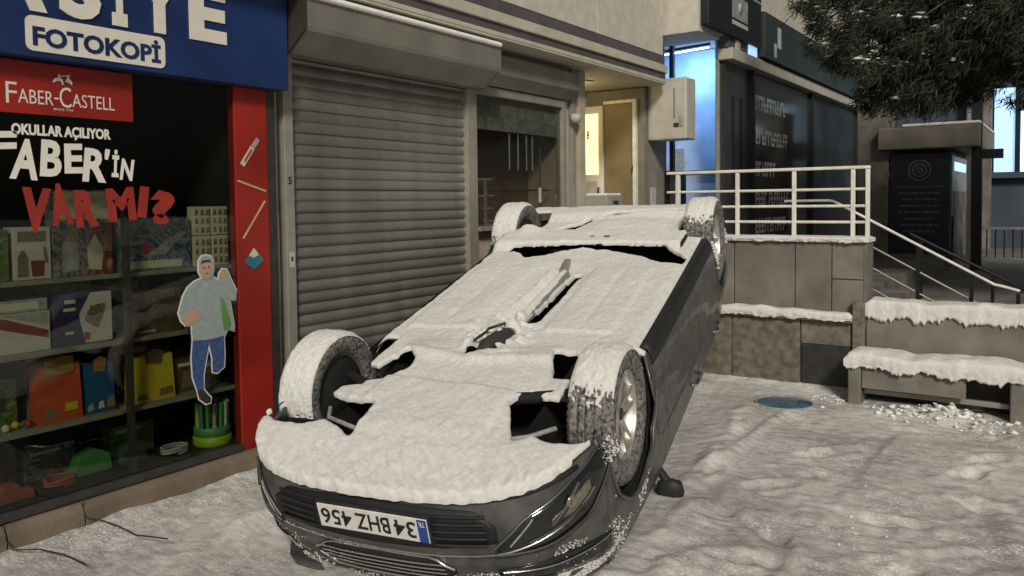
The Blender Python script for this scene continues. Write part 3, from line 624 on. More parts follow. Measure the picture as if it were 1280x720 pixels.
extra = [
 ('book', 'thin teal book standing behind the boy sticker on the middle shelf', 'book', 'teal', 2.745, 2.775, S2, 1.10, -4.24, .16), ('book', 'thick maroon book standing behind the boy sticker', 'book', 'boxmaroon', 2.78, 2.825, S2, 1.12, -4.23, .16),
 ('book', 'grey speckled book near the right end of the middle shelf', 'book', 'boxgrey', 2.83, 2.86, S2, 1.08, -4.25, .16), ('book', 'olive book near the right end of the middle shelf', 'book', 'limebox', 2.865, 2.91, S2, 1.13, -4.24, .16), ('book', 'navy book at the right end of the middle shelf', 'book', 'boxnavy', 2.915, 2.955, S2, 1.09, -4.24, .16), ('book', 'tan book last on the middle shelf by the red strip', 'book', 'tan', 2.96, 3.0, S2, 1.05, -4.25, .16),
 ('toy_carton', 'dim brown carton behind the boy sticker on the lower shelf', 'carton', 'boxbrown', 2.70, 2.86, S3, 0.70, -4.30, .12), ('toy_carton', 'dim blue-grey carton at the right end of the lower shelf', 'carton', 'planebox', 2.87, 3.02, S3, 0.66, -4.32, .12),
 ('toy_carton', 'dark carton standing behind the orange gift bag', 'carton', 'comicblue', 1.95, 2.14, S3, 0.845, -4.45, .1), ('toy_carton', 'dim reddish carton standing behind the yellow gift bag', 'carton', 'comicred', 2.43, 2.68, S3, 0.83, -4.45, .1),
 ('toy_carton', 'dim carton standing behind the navy and white carton', 'carton', 'boxbrown', 2.0, 2.30, S2, 1.20, -4.46, .1), ('toy_carton', 'dim speckled carton behind the brown puzzle carton', 'carton', 'planebox', 2.38, 2.66, S2, 1.20, -4.46, .1),
 ('toy_carton', 'dim brown carton at the back of the display floor far left', 'carton', 'boxbrown', 1.62, 1.90, 0.16, 0.36, -4.48, .1), ('toy_carton', 'dim blue carton at the back of the display floor', 'carton', 'planebox', 1.94, 2.20, 0.16, 0.33, -4.48, .1), ('toy_carton', 'dim green carton at the back of the display floor right of the mullion', 'carton', 'limebox', 2.40, 2.66, 0.16, 0.34, -4.48, .1)]
for nm, lb, ct, mm, a_, b_, c_, d_, x_, dp_ in extra:
    if ct == 'book': carton(nm, lb, ct, mm, a_, b_, c_, d_, x=x_, dep=dp_, prints=(('spine_band', 'cream', R(.15, .85, .72, .8)),))
    else: carton(nm, lb, ct, mm, a_, b_, c_, d_, x=x_, dep=dp_, prints=(('title_strip', 'cream', R(.1, .7, .78, .88)), ('picture_print', 'hexbrown', [(.2, .1), (.75, .15), (.8, .6), (.3, .65)])))
# small balls beside the bags
for i, (yy, xx, mm, nm) in enumerate(((1.66, -4.27, 'cream', 'pale'), (1.715, -4.30, 'tan', 'tan'), (1.765, -4.26, 'boxwhite', 'white'), (1.82, -4.29, 'yellow', 'yellow'), (1.872, -4.265, 'redink', 'red'))):
    b = MB(); b.lathe([(0.001, -0.02)] + [(0.02 * math.sin(math.pi * k / 8), -0.02 * math.cos(math.pi * k / 8)) for k in range(1, 8)] + [(0.001, 0.02)], 12, 2, (0, 0, 0.02))
    o = b.build('toy_ball', mm); o.location = (xx, yy, S3); tag(o, f'small {nm} ball left of the orange gift bag', 'ball', 'small toy balls')
carton('toy_carton', 'dim olive carton at the left of the lower shelf', 'carton', 'limebox', 1.60, 1.88, S3 + 0.0, 0.74, x=-4.40, prints=(('print', 'darktoy', R(.2, .8, .3, .8)),))
# tub on the display floor
tub = thing('pencil_tub', 'green pencil tub with lime base standing at window corner', 'tub', (-4.28, 2.92, 0.16))
kt = kid(tub)
b = MB(); b.lathe([(0.001, 0.0), (0.108, 0.0), (0.112, 0.01), (0.112, 0.055), (0.10, 0.06)], 28, 2, (-4.28, 2.92, 0.16)); kt(b.build('base', 'limebase'))
b = MB(); b.lathe([(0.098, 0.055), (0.105, 0.06), (0.108, 0.11), (0.10, 0.115)], 28, 2, (-4.28, 2.92, 0.16)); kt(b.build('rim', 'greentub'))
for k in range(14):
    a = 2 * math.pi * k / 14; b = MB(); b.tube([(-4.28 + .085 * math.cos(a), 2.92 + .085 * math.sin(a), 0.26), (-4.28 + .09 * math.cos(a), 2.92 + .09 * math.sin(a), 0.42)], 0.012, 6)
    kt(b.build('pencil', ('greentub', 'boxgrey', 'limebase', 'teal')[k % 4]))
# toys strewn on the display floor
def toy(name, label, mm, y, z, x, w, h, kind):
    b = MB()
    if kind == 'car':
        b.prism([(y - w / 2, z), (y + w / 2, z), (y + w / 2, z + h * .5), (y + w * .25, z + h * .55), (y + w * .12, z + h), (y - w * .2, z + h), (y - w * .32, z + h * .55), (y - w / 2, z + h * .5)], x - 0.06, x + 0.02, 0)
    elif kind == 'coil':
        b.tube([(x + 0.05 * math.cos(k * .7), y + w / 2 * math.sin(k * .7), z + 0.012 + h * k / 30) for k in range(26)], 0.008, 6)
    else:
        b.prism([(y - w / 2, z), (y + w / 2, z), (y + w * .45, z + h * .7), (y + w * .1, z + h), (y - w * .3, z + h * .8)], x - 0.08, x, 0)
    tag(b.build(name, mm, bevel=0.004), label, 'toy', 'toys on the display floor')
toy('toy_car', 'pink toy car on the display floor at far left', 'pinktoy', 1.78, 0.16, -4.26, 0.20, 0.085, 'car')
toy('toy_rope', 'reddish coiled toy rope on the display floor', 'pinktoy', 2.02, 0.16, -4.28, 0.16, 0.05, 'coil')
toy('toy_block', 'dark green toy block on the display floor by the mullion', 'greentub', 2.22, 0.16, -4.34, 0.22, 0.13, 'block')
toy('toy_block', 'dark speckled toy block right of the mullion', 'darktoy', 2.47, 0.16, -4.36, 0.16, 0.12, 'block')
toy('toy_rope', 'pale coiled toy rope left of the green tub', 'boxgrey', 2.66, 0.16, -4.27, 0.16, 0.05, 'coil')

# ================================================================== BUILDING OVER THE SHUTTER
bld = thing('corner_building', 'beige rendered building with striped fascia above the roller shutter', 'building', (-4.15, 5.0, 0))
k = kid(bld)
YE = 8.60
# upper wall in large rendered panels
zrow = (3.252, 3.98, 4.9, 6.2)
ycol = (-1.6, 0.9, 3.3, 5.35, 7.05, YE)
k(bx('wall_core', 'joint', -5.2, -3.890, -1.6, YE - 0.01, 3.25, 6.2))
for i in range(3):
    for j in range(5):
        k(bx('render_panel', 'render', -3.890, -3.865, ycol[j] + 0.006, ycol[j + 1] - 0.006, zrow[i] + 0.006, zrow[i + 1] - 0.006, bevel=0.004))
k(bx('fascia_band', 'band_dark', -4.05, -3.855, -1.6, YE + 0.02, 3.146, 3.246))
k(bx('fascia_band', 'band_light', -4.05, -3.820, -1.6, YE + 0.03, 3.056, 3.143, bevel=0.006))
k(bx('fascia_band', 'band_dark', -4.05, -3.845, -1.6, YE + 0.02, 2.990, 3.053))
k(bx('fascia_band', 'band_light', -4.05, -3.838, -1.6, YE + 0.025, 2.951, 2.987, bevel=0.004))
k(bx('soffit', 'band_light', -5.2, -3.842, -1.6, YE + 0.02, 2.935, 2.948))
# ground floor masonry
k(bx('wall', 'plaster', -4.9, -4.19, 3.27, 3.385, -0.05, 2.93))
k(bx('wall', 'plaster', -4.60, -4.21, 5.30, 7.25, -0.05, 1.40))
k(bx('wall', 'plaster', -4.60, -4.19, 6.90, 7.25, 1.40, 2.93))
k(bx('wall', 'plaster', -4.60, -4.20, 3.385, 6.90, 2.60, 2.93))
k(bx('pilaster', 'alu', -4.19, -4.14, 7.02, 7.09, 0.7, 2.93, bevel=0.004))
k(bx('pilaster', 'plaster', -4.19, -4.12, 7.13, 7.25, 0.7, 2.93, bevel=0.004))
k(bx('corner_post', 'concrete', -4.9, -4.13, 8.66, 9.28, -0.05, 2.93, bevel=0.006))
k(bx('corner_post_upper', 'render', -5.2, -4.15, YE + 0.04, 9.28, 2.95, 6.2))
k(bx('recess_back_wall', 'plaster', -5.4, -5.32, 7.25, 8.66, 0.7, 2.93))
k(bx('recess_side_wall', 'concrete', -5.32, -4.61, 7.20, 7.25, 0.7, 2.93))
k(bx('drain_pipe', 'frame', -4.10, -4.05, 9.30, 9.36, 0.7, 3.5))
# entry bell panel on the post
bell = thing('bell_panel', 'pale entry bell panel with red button on the corner post', 'bell panel', (-4.1, 8.9, 1.5)); kk = kid(bell)
kk(bx('plate', 'box', -4.13, -4.115, 8.80, 8.94, 1.38, 1.76, bevel=0.004)); kk(bx('button', 'redink', -4.115, -4.105, 8.845, 8.905, 1.43, 1.49, bevel=0.004))

# entrance : lit glazed door in the back, brown door with pale frame on the side
ed = thing('entrance_door', 'white entrance door with lit yellow glass pane at the back of the recess', 'door', (-4.8, 8.6, 0.72)); kk = kid(ed)
kk(bx('leaf', 'signwhite', -4.945, -4.652, 8.60, 8.655, 0.72, 2.755, bevel=0.012))
kk(bx('glass_pane', 'litglass', -4.885, -4.715, 8.592, 8.598, 1.93, 2.66))
kk(bx('lower_panel', 'boxwhite', -4.88, -4.72, 8.592, 8.598, 0.9, 1.85, bevel=0.002))
kk(bx('handle', 'chrome', -4.70, -4.68, 8.55, 8.59, 1.6, 1.78))
b = MB(); text_into(b, '8', -4.87, -4.83, 2.36, 2.46, facing_ny(8.591), bold=0.03, thick=0.001); kk(b.build('sticker', 'redink', recalc=False))
sdr = thing('side_door', 'brown door with pale frame on the side wall of the entrance', 'door', (-4.8, 8.64, 0.72)); kk = kid(sdr)
kk(bx('leaf', 'doorwood', -4.645, -4.262, 8.63, 8.655, 0.72, 2.76))
kk(bx('door_frame', 'railwhite', -4.26, -4.215, 8.60, 8.66, 0.72, 2.80, bevel=0.004)); kk(bx('door_frame', 'railwhite', -4.645, -4.262, 8.60, 8.66, 2.762, 2.80, bevel=0.004))
kk(bx('hinge', 'frame', -4.262, -4.252, 8.59, 8.612, 1.95, 2.02)); kk(bx('hinge', 'frame', -4.262, -4.252, 8.59, 8.612, 1.25, 1.32))
lan = thing('hanging_lantern', 'small black lantern hanging under the entrance soffit', 'lamp', (-4.3, 7.35, 2.8)); kk = kid(lan)
b = MB(); b.tube([(-4.35, 7.45, 2.93), (-4.35, 7.45, 2.66)], 0.008, 6); kk(b.build('rod', 'ink'))
b = MB(); b.lathe([(0.001, 0.0), (0.04, 0.0), (0.05, 0.08), (0.03, 0.13), (0.001, 0.14)], 12, 2, (-4.35, 7.45, 2.53)); kk(b.build('lantern_body', 'ink'))
b = MB(); b.tube([(-4.19, 7.28, 2.86), (-4.19, 7.55, 2.88)], 0.007, 6); kk(b.build('bracket', 'frame'))
mb_ = thing('meter_box', 'low grey meter cabinet beside the entrance recess', 'cabinet', (-4.0, 7.2, 0.72)); kk = kid(mb_)
kk(bx('body', 'meter', -4.12, -3.86, 7.22, 7.56, 0.72, 1.66, bevel=0.008)); kk(bx('door_panel', 'meter', -3.86, -3.852, 7.26, 7.52, 0.8, 1.62, bevel=0.003)); kk(bx('window_plate', 'frame', -3.852, -3.846, 7.34, 7.44, 1.54, 1.61)); kk(bx('top_snow_cap', 'snow', -4.11, -3.87, 7.23, 7.55, 1.66, 1.685, bevel=0.01))
ub = thing('utility_box', 'cream wall cabinet hanging at the building corner beside blue wall', 'cabinet', (-3.9, 8.9, 2.32)); kk = kid(ub)
kk(bx('body', 'box', -4.13, -3.64, 8.74, 9.02, 2.31, 3.02, bevel=0.02)); kk(bx('seam', 'frame', -3.795, -3.788, 8.733, 8.742, 2.55, 2.90)); kk(bx('latch', 'boxgrey', -3.73, -3.69, 8.728, 8.742, 2.46, 2.58)); kk(bx('sticker', 'frame', -3.80, -3.74, 8.734, 8.739, 2.45, 2.50))
cam_ = thing('wall_camera', 'small round pale wall lamp on the post beside the window', 'lamp', (-4.1, 7.05, 2.3)); kk = kid(cam_)
b = MB(); b.lathe([(0.001, -0.05), (0.045, -0.045), (0.06, 0.0), (0.05, 0.035), (0.001, 0.045)], 14, 2, (-4.09, 7.0, 2.44)); kk(b.build('globe', 'box')); kk(bx('mount', 'alu', -4.15, -4.10, 6.98, 7.02, 2.47, 2.50))

cl = thing('ceiling_lamp', 'round ceiling lamp inside the entrance recess', 'lamp', (-4.75, 7.7, 2.9)); kk = kid(cl)
b = MB(); b.lathe([(0.001, -0.06), (0.07, -0.055), (0.10, -0.03), (0.11, 0.0)], 20, 2, (-4.75, 7.75, 2.93)); kk(b.build('shade', 'litglass'))
pl_ = bpy.data.lights.new('recess_light', 'POINT'); pl_.energy = 9; pl_.color = (1.0, 0.77, 0.36); pl_.shadow_soft_size = 0.08
po = bpy.data.objects.new('recess_light', pl_); COL.objects.link(po); po.location = (-4.75, 7.75, 2.80); kk(po)
# ---- roller shutter
sh = thing('roller_shutter', 'closed grey-beige roller shutter with boxed housing above', 'shutter', (-4.15, 4.4, 0)); kk = kid(sh)
sy0, sy1, pit = 3.475, 5.305, 0.0755
pr = []
for j in range(9):
    t = j / 8; pr.append((0.0105 * math.sin(math.pi * min(1, t / 0.82)) ** 0.7 if t < 0.82 else -0.004, -pit / 2 + pit * t * 0.985))
b = MB(); P = [[(x_, y_, z_) for (x_, z_) in pr] for y_ in (sy0, sy1)]; b.grid(P, smooth=True)
slat_me = b.mesh('slat'); slat_me.materials.append(MT['shutter'])
for i in range(34):
    o = link('slat', slat_me); o.location = (-4.185 + random.uniform(-.0015, .0015), 0, 0.04 + pit * i + pit / 2); kk(o)
    if i in (22, 11): o.location.z += 0.004
kk(bx('backing', 'frame', -4.22, -4.205, sy0 - .01, sy1 + .01, 0.0, 2.62))
kk(bx('bottom_bar', 'alu', -4.205, -4.165, sy0, sy1, 0.0, 0.045, bevel=0.003))
for a, bb in ((3.40, 3.475), (5.305, 5.375)):
    g = MB(); g.box(-4.21, -4.135, a, bb, -0.02, 2.56); kk(g.build('guide_rail', 'alu', bevel=0.005))
prof = [(-4.20, 2.55), (-4.03, 2.55), (-3.875, 2.675), (-3.865, 2.70), (-3.865, 2.875), (-3.90, 2.895), (-4.20, 2.895)]
b = MB(); b.prism(prof, 3.375, 5.395, 1); kk(b.build('housing', 'housing', bevel=0.006))
b = MB(); b.prism([(x_ * 1.0 + (0.0035 if x_ > -4.1 else 0), z_ + (0.003 if z_ > 2.8 else -0.003)) for x_, z_ in prof], 3.352, 3.374, 1); kk(b.build('end_cap', 'housing_dark'))
b = MB(); b.prism([(x_ * 1.0 + (0.0035 if x_ > -4.1 else 0), z_ + (0.003 if z_ > 2.8 else -0.003)) for x_, z_ in prof], 5.396, 5.412, 1); kk(b.build('end_cap', 'housing'))
b = MB(); b.prism([(-4.2, 2.55), (-4.15, 2.55), (-4.15, 2.60), (-4.2, 2.60)], 3.40, 5.37, 1); kk(b.build('head_rail', 'alu'))
b = MB(); text_into(b, '5', 3.424, 3.452, 1.735, 1.785, facing_x(-4.134), bold=0.03, thick=0.001); kk(b.build('number', 'ink', recalc=False))
kk(bx('sticker', 'boxwhite', -4.1345, -4.133, 3.42, 3.46, 1.20, 1.30)); kk(bx('sticker_print', 'frame', -4.1328, -4.132, 3.432, 3.448, 1.24, 1.27))
b = MB(); b.prism([(-3.90, 2.899), (-3.864, 2.870), (-3.842, 2.872), (-3.835, 2.888), (-3.848, 2.908), (-3.90, 2.920), (-4.0, 2.922), (-4.0, 2.899)], 3.36, 5.40, 1)
tag(b.build('snow_strip', 'snow', bevel=0.006), 'thin line of snow on top of the shutter housing', 'snow', kind='stuff')

# ---- barred window next to it
wd = thing('shop_window', 'dark shop window with pale aluminium frame behind the rear wheel', 'window', (-4.15, 6.1, 1.4)); kk = kid(wd)
kk(bx('frame_side', 'alu', -4.21, -4.14, 5.378, 5.44, 0.0, 2.60, bevel=0.004)); kk(bx('frame_side', 'alu', -4.21, -4.14, 6.84, 6.90, 1.40, 2.60, bevel=0.004))
kk(bx('frame_head', 'alu', -4.21, -4.14, 5.442, 6.838, 2.53, 2.60, bevel=0.004)); kk(bx('frame_sill', 'alu', -4.23, -4.12, 5.442, 6.898, 1.36, 1.399, bevel=0.004))
kk(bx('window_glass', 'winglass', -4.182, -4.176, 5.44, 6.84, 1.40, 2.53))
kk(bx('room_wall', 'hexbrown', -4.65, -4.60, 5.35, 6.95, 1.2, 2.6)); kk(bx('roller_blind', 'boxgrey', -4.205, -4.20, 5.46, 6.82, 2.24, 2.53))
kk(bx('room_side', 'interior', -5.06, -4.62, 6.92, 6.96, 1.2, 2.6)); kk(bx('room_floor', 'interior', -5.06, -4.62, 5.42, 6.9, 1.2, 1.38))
for y_ in (6.02, 6.16, 6.30, 6.40):
    kk(bx('blind_strip', 'vinyl', -4.225, -4.22, y_, y_ + 0.016, 1.90, 2.235))
b = MB(); b.tube([(-4.30, 5.5, 1.72), (-4.30, 6.82, 1.72)], 0.008, 6); kk(b.build('bar', 'hexbrown'))
for y_ in (5.6, 6.66):
    b = MB(); b.tube([(-4.30, y_, 1.40), (-4.30, y_, 2.25)], 0.008, 6); kk(b.build('bar', 'hexbrown'))
kk(bx('lever', 'boxwhite', -4.175, -4.165, 6.44, 6.47, 1.60, 1.74))
b = MB(); b.prism([(-4.20, 2.61), (-4.12, 2.61), (-4.03, 2.70), (-4.03, 2.86), (-4.20, 2.88)], 5.42, 6.99, 1)
tag(b.build('awning_case', 'housing', bevel=0.005), 'small grey awning case above the dark shop window', 'awning case')

# ================================================================== TERRACE, STAIRS, BENCH
tw = thing('terrace_wall', 'low stone-clad terrace wall with snowy ledge behind the car', 'wall', (-2.7, 7.0, 0)); kk = kid(tw)
kk(bx('core', 'joint', -4.12, -1.40, 7.03, 7.26, -0.05, 1.24)); kk(bx('lower_core', 'joint', -4.12, -1.47, 6.965, 7.03, -0.05, 0.60))
xs_ = (-4.12, -3.55, -3.0, -2.47, -1.94, -1.39)
for i in range(5):
    a, b_ = xs_[i] + 0.004, xs_[i + 1] - 0.004
    if i == 4:
        kk(bx('stone_slab', 'stone', a, -1.945 + 0.30, 7.005, 7.03, 0.63, 1.236, bevel=0.003)); kk(bx('stone_slab', 'stone', -1.645 + 0.008, b_, 7.005, 7.03, 0.63, 0.93, bevel=0.003)); kk(bx('stone_slab', 'stone', -1.645 + 0.008, b_, 7.005, 7.03, 0.938, 1.236, bevel=0.003))
    else:
        kk(bx('stone_slab', 'stone', a, b_, 7.005, 7.03, 0.63, 1.236, bevel=0.003))
    if i < 4: kk(bx('stone_slab', 'stone_dark', a, b_ + (0.06 if i == 3 else 0), 6.94, 6.965, -0.03, 0.585, bevel=0.003))
kk(bx('stone_slab', 'stone', -1.392, -1.37, 7.005, 7.27, 0.55, 1.236, bevel=0.003))
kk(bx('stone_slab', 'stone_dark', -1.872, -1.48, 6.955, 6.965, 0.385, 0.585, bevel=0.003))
kk(bx('wall_shadow_slab', 'frame', -1.872, -1.48, 6.950, 6.964, -0.03, 0.375, bevel=0.03))  # dark slab stands in for a shadow cast on the wall
kk(bx('ledge', 'stone', -4.12, -1.455, 6.90, 7.004, 0.59, 0.628, bevel=0.004))
kk(bx('coping', 'railwhite', -4.12, -1.355, 6.975, 7.29, 1.24, 1.272, bevel=0.006))

bw = thing('planter_wall', 'low grey wall with hanging snow fringe behind the bench', 'wall', (0.3, 7.1, 0)); kk = kid(bw)
kk(bx('wall', 'stone', -1.368, 3.2, 7.0, 7.24, -0.05, 0.74, bevel=0.006)); kk(bx('end_post', 'stone_dark', -1.462, -1.372, 6.93, 7.0, -0.05, 0.76, bevel=0.006))

def snow_slab(name, label, x0, x1, y0, y1, z0, t, drape, seed, parent_mb=None, dens=110):
    """lumpy slab of snow on a horizontal top, with a ragged fringe hanging over the front (y0) edge"""
    n = max(12, int((x1 - x0) * dens)); prof_n = 22
    rs = np.random.default_rng(seed); X = np.linspace(x0, x1, n)
    drop = drape * (0.55 + 0.75 * (fbm(X * 9, X * 0, 3, seed) + 0.45)) + drape * np.convolve(np.clip(np.abs(rs.normal(0, .62, n)) ** 4, 0, 1.6), [.08, .2, .44, .2, .08], 'same') * 0.45
    drop = np.maximum(drop, 0.012)
    P = []
    for i, x in enumerate(X):
        row = []
        e = min(1, (x - x0) / 0.05 + 0.3, (x1 - x) / 0.05 + 0.3)
        tt = t * e * (0.8 + 0.5 * float(fbm(x * 4, 0.3, 3, seed + 5)))
        fy = y0 - 0.022 - 0.012 * float(fbm(x * 12, 2.0, 2, seed + 9))
        row.append((x, y1, z0)); row.append((x, y1, z0 + tt * 0.8))
        for j in range(8):
            u = j / 7; yy = y1 + (y0 - y1) * (0.06 + 0.90 * u)
            row.append((x, yy, z0 + tt * (0.95 + 0.35 * float(fbm(x * 7, yy * 9, 2, seed + 2)))))
        row.append((x, fy + 0.006, z0 + tt * 0.7)); row.append((x, fy, z0 + tt * 0.3))
        for j in range(5):
            u = (j + 1) / 5; row.append((x, fy + 0.006 * u - 0.008 * float(fbm(x * 25, u * 4, 2, seed + 3)), z0 - drop[i] * u))
        row.append((x, y0 - 0.001, z0 - drop[i] * 0.9)); row.append((x, y0 - 0.001, z0 - 0.001))
        P.append(row)
    mb = parent_mb or MB(); mb.grid(P, smooth=True)
    m = len(P[0]); mb.add(P[0], [tuple(range(m))]); mb.add(P[-1], [tuple(range(m))[::-1]])
    if parent_mb is None:
        return tag(mb.build(name, 'snow_fine'), label, 'snow', kind='stuff')
snow_slab('snow_strip', 'snow lying along the coping under the cream railing', -4.10, -1.36, 6.985, 7.28, 1.272, 0.018, 0.028, 3)
snow_slab('snow_strip', 'strip of snow on the ledge half way up the terrace wall', -4.10, -1.46, 6.905, 7.0, 0.629, 0.05, 0.035, 4)
snow_slab('snow_fringe', 'deep snow fringe hanging over the planter wall', -1.372, 3.2, 7.0, 7.24, 0.741, 0.045, 0.10, 8, dens=150)

bench = thing('street_bench', 'low snow-covered bench standing against the planter wall', 'bench', (-0.8, 6.8, 0)); kk = kid(bench)
for i, (a, b_) in enumerate(((6.625, 6.73), (6.735, 6.84), (6.845, 6.95))): kk(bx('seat_board', 'wood', -1.435, 0.05, a, b_, 0.300, 0.338, bevel=0.006))
kk(bx('front_rail', 'wood', -1.33, -0.62, 6.645, 6.675, 0.125, 0.290, bevel=0.005))
kk(bx('leg', 'stone', -1.43, -1.335, 6.63, 6.96, -0.05, 0.298, bevel=0.012)); kk(bx('leg', 'stone', -0.345, -0.205, 6.63, 6.96, -0.05, 0.298, bevel=0.012))
kk(bx('under_seat_shade', 'frame', -1.33, -0.35, 6.90, 6.93, -0.02, 0.298)); kk(bx('stretcher', 'alu', -1.33, -0.35, 6.72, 6.76, 0.07, 0.11, bevel=0.006))  # first box: dark sheet added to darken the void under the seat
snow_slab('snow_cover', 'thick snow cover with icicle fringe on the street bench', -1.455, 0.06, 6.625, 6.955, 0.339, 0.075, 0.060, 12, dens=170)

# cream railing on the terrace wall
rl = thing('terrace_railing', 'cream metal railing with three bars on the terrace wall', 'railing', (-2.3, 7.1, 1.27)); kk = kid(rl)
for x_ in (-3.05, -2.48, -1.98, -1.50): kk(bx('post', 'railwhite', x_ - .016, x_ + .016, 7.10, 7.132, 1.27, 1.845, bevel=0.003))
kk(bx('end_post', 'railwhite', -1.402, -1.370, 7.10, 7.132, 1.27, 1.845, bevel=0.003))
kk(bx('top_rail', 'railwhite', -3.16, -1.368, 7.092, 7.142, 1.846, 1.872, bevel=0.006))
for z_ in (1.405, 1.54, 1.68):
    b = MB(); b.tube([(-3.16, 7.116, z_), (-1.40, 7.116, z_)], 0.012, 8); kk(b.build('bar', 'railwhite'))
bp2 = thing('blue_pole_railing', 'dark railing corner post at the left end of terrace railing', 'post', (-3.2, 7.2, 1.27)); kk = kid(bp2)
for x_, y_ in ((-3.19, 7.16), (-3.10, 7.34)): kk(bx('post', 'railblack', x_ - .02, x_ + .02, y_, y_ + .04, 0.72, 1.86))
kk(bx('cross_bar', 'railblack', -3.21, -3.13, 7.16, 7.40, 1.862, 1.885))

# raised floor behind the wall, stairs
tag(bx('terrace_floor', 'paving', -6.0, -1.60, 7.26, 22, 0.5, 0.72), kind='structure')
tag(bx('plaza_floor', 'paving', -1.60, 14, 8.75, 40, -0.05, 0.50), kind='structure')
st = thing('stone_steps', 'dark stone steps going down behind the planter wall', 'steps', (-0.9, 8.0, 0)); kk = kid(st)
for i in range(4): kk(bx('step', 'paving', -1.60 + 0.0 + 0.31 * i, -1.60 + 0.31 * (i + 1), 7.27, 8.74, -0.05, 0.70 - 0.165 * i, bevel=0.01))
kk(bx('cheek_wall', 'stone', -1.6, 0.6, 8.60, 8.745, -0.05, 0.62, bevel=0.008))
hr = thing('stair_handrail', 'black stair handrail with snow-white top rail behind the bench', 'handrail', (-1.0, 7.4, 0.3)); kk = kid(hr)
yy = 7.42
def hz(x): return 1.585 if x < -1.735 else 1.585 - 0.553 * (x + 1.735)
b = MB(); b.tube([(-2.15, yy, 1.585), (-1.76, yy, 1.587), (-1.72, yy, hz(-1.72)), (-0.50, yy, hz(-0.50)), (-0.46, yy, 0.895), (-0.33, yy, 0.86)], 0.012, 10); kk(b.build('top_rail', 'railwhite'))
for x_ in (-2.1, -1.42, -1.05, -0.66, -0.34):
    kk(bx('post', 'railblack', x_ - .014, x_ + .014, yy - .014, yy + .014, max(0.05, hz(x_) - 0.93), hz(x_) - 0.016 if x_ < -0.5 else 0.845))
for dz in (0.22, 0.40, 0.58):
    b = MB(); b.tube([(-1.42, yy, hz(-1.42) - dz), (-0.34, yy, hz(-0.34) - dz)], 0.009, 6); kk(b.build('bar', 'alu'))
hr2 = thing('stair_handrail', 'dark second handrail on the far side of the steps', 'handrail', (-1.0, 8.6, 0.3)); kk = kid(hr2)
yy = 8.66
b = MB(); b.tube([(-1.3, yy, 1.25), (-0.1, yy, 0.62), (0.5, yy, 0.95)], 0.016, 8); kk(b.build('top_rail', 'railblack'))
for x_, zt_ in ((-1.2, 1.2), (-0.6, 0.88), (0.0, 0.66)): kk(bx('post', 'railblack', x_ - .014, x_ + .014, yy - .014, yy + .014, 0.6, zt_))
b = MB(); b.tube([(-1.2, yy, 1.0), (-0.1, yy, 0.64)], 0.008, 6); kk(b.build('bar', 'railblack'))

# ================================================================== BLUE PASSAGE, BANK, KIOSK, FAR SIDE
bwl = thing('blue_passage_wall', 'wall glowing blue between the two buildings', 'wall', (-3.9, 9.6, 0.72)); kk = kid(bwl)
kk(bx('wall', 'bluewall', -5.6, -3.57, 10.2, 10.3, 0.72, 3.57)); kk(bx('side_wall', 'bluewall', -3.62, -3.565, 9.585, 10.199, 0.72, 3.57)); kk(bx('shelf_bar', 'coolwall', -4.6, -3.8, 10.15, 10.2, 1.98, 2.0)); kk(bx('notice', 'boxgrey', -4.46, -4.28, 10.19, 10.198, 1.9, 2.3))
tl = thing('lamp_tube', 'blue-white fluorescent tube lamp above the blue wall', 'lamp', (-3.9, 9.45, 3.4)); kk = kid(tl)
b = MB(); b.tube([(-4.42, 9.68, 3.47), (-3.74, 9.68, 3.50)], 0.010, 8); kk(b.build('tube', 'tube'))
b = MB(); b.tube([(-4.44, 9.68, 3.51), (-3.72, 9.68, 3.54)], 0.02, 6); kk(b.build('fitting', 'frame'))
al = bpy.data.lights.new('tube_light', 'AREA'); al.shape = 'RECTANGLE'; al.size = 0.65; al.size_y = 0.04; al.energy = 17; al.color = (0.36, 0.62, 1.0)
ao = bpy.data.objects.new('tube_light', al); COL.objects.link(ao); ao.location = (-4.08, 9.66, 3.46); ao.rotation_euler = (math.radians(30), 0, 0)
kk(ao)

bank = thing('bank_building', 'dark glazed bank front with beige upper wall and lintel', 'building', (-3.5, 13, 0.72)); kk = kid(bank)
kk(bx('upper_wall', 'render', -5.5, -3.47, 8.46 + 0.86, 22, 3.58, 8.0)); kk(bx('upper_wall', 'render', -4.14, -3.46, 8.66, 9.30, 3.50, 8.0))
kk(bx('lintel', 'band_light', -3.56, -3.38, 9.52, 17.4, 3.30, 3.44, bevel=0.01)); kk(bx('lintel_soffit', 'band_dark', -3.56, -3.42, 9.5, 17.4, 3.445, 3.58))
kk(bx('jamb', 'alu', -3.60, -3.555, 9.535, 9.58, 0.72, 3.298, bevel=0.004))
kk(bx('door_panel', 'bank', -3.56, -3.50, 9.58, 10.5, 0.72, 3.298))
for y_ in (9.85, 10.15): kk(bx('door_stile', 'ink', -3.498, -3.485, y_, y_ + .04, 0.8, 2.9))
for a, b_ in ((10.56, 13.40), (13.46, 16.78), (16.84, 18.4)): kk(bx('glass_pane', 'bankglass', -3.52, -3.49, a, b_, 0.72, 3.298))
for a in (10.50, 13.40, 16.78): kk(bx('mullion', 'ink', -3.53, -3.44, a, a + .06, 0.72, 3.298))
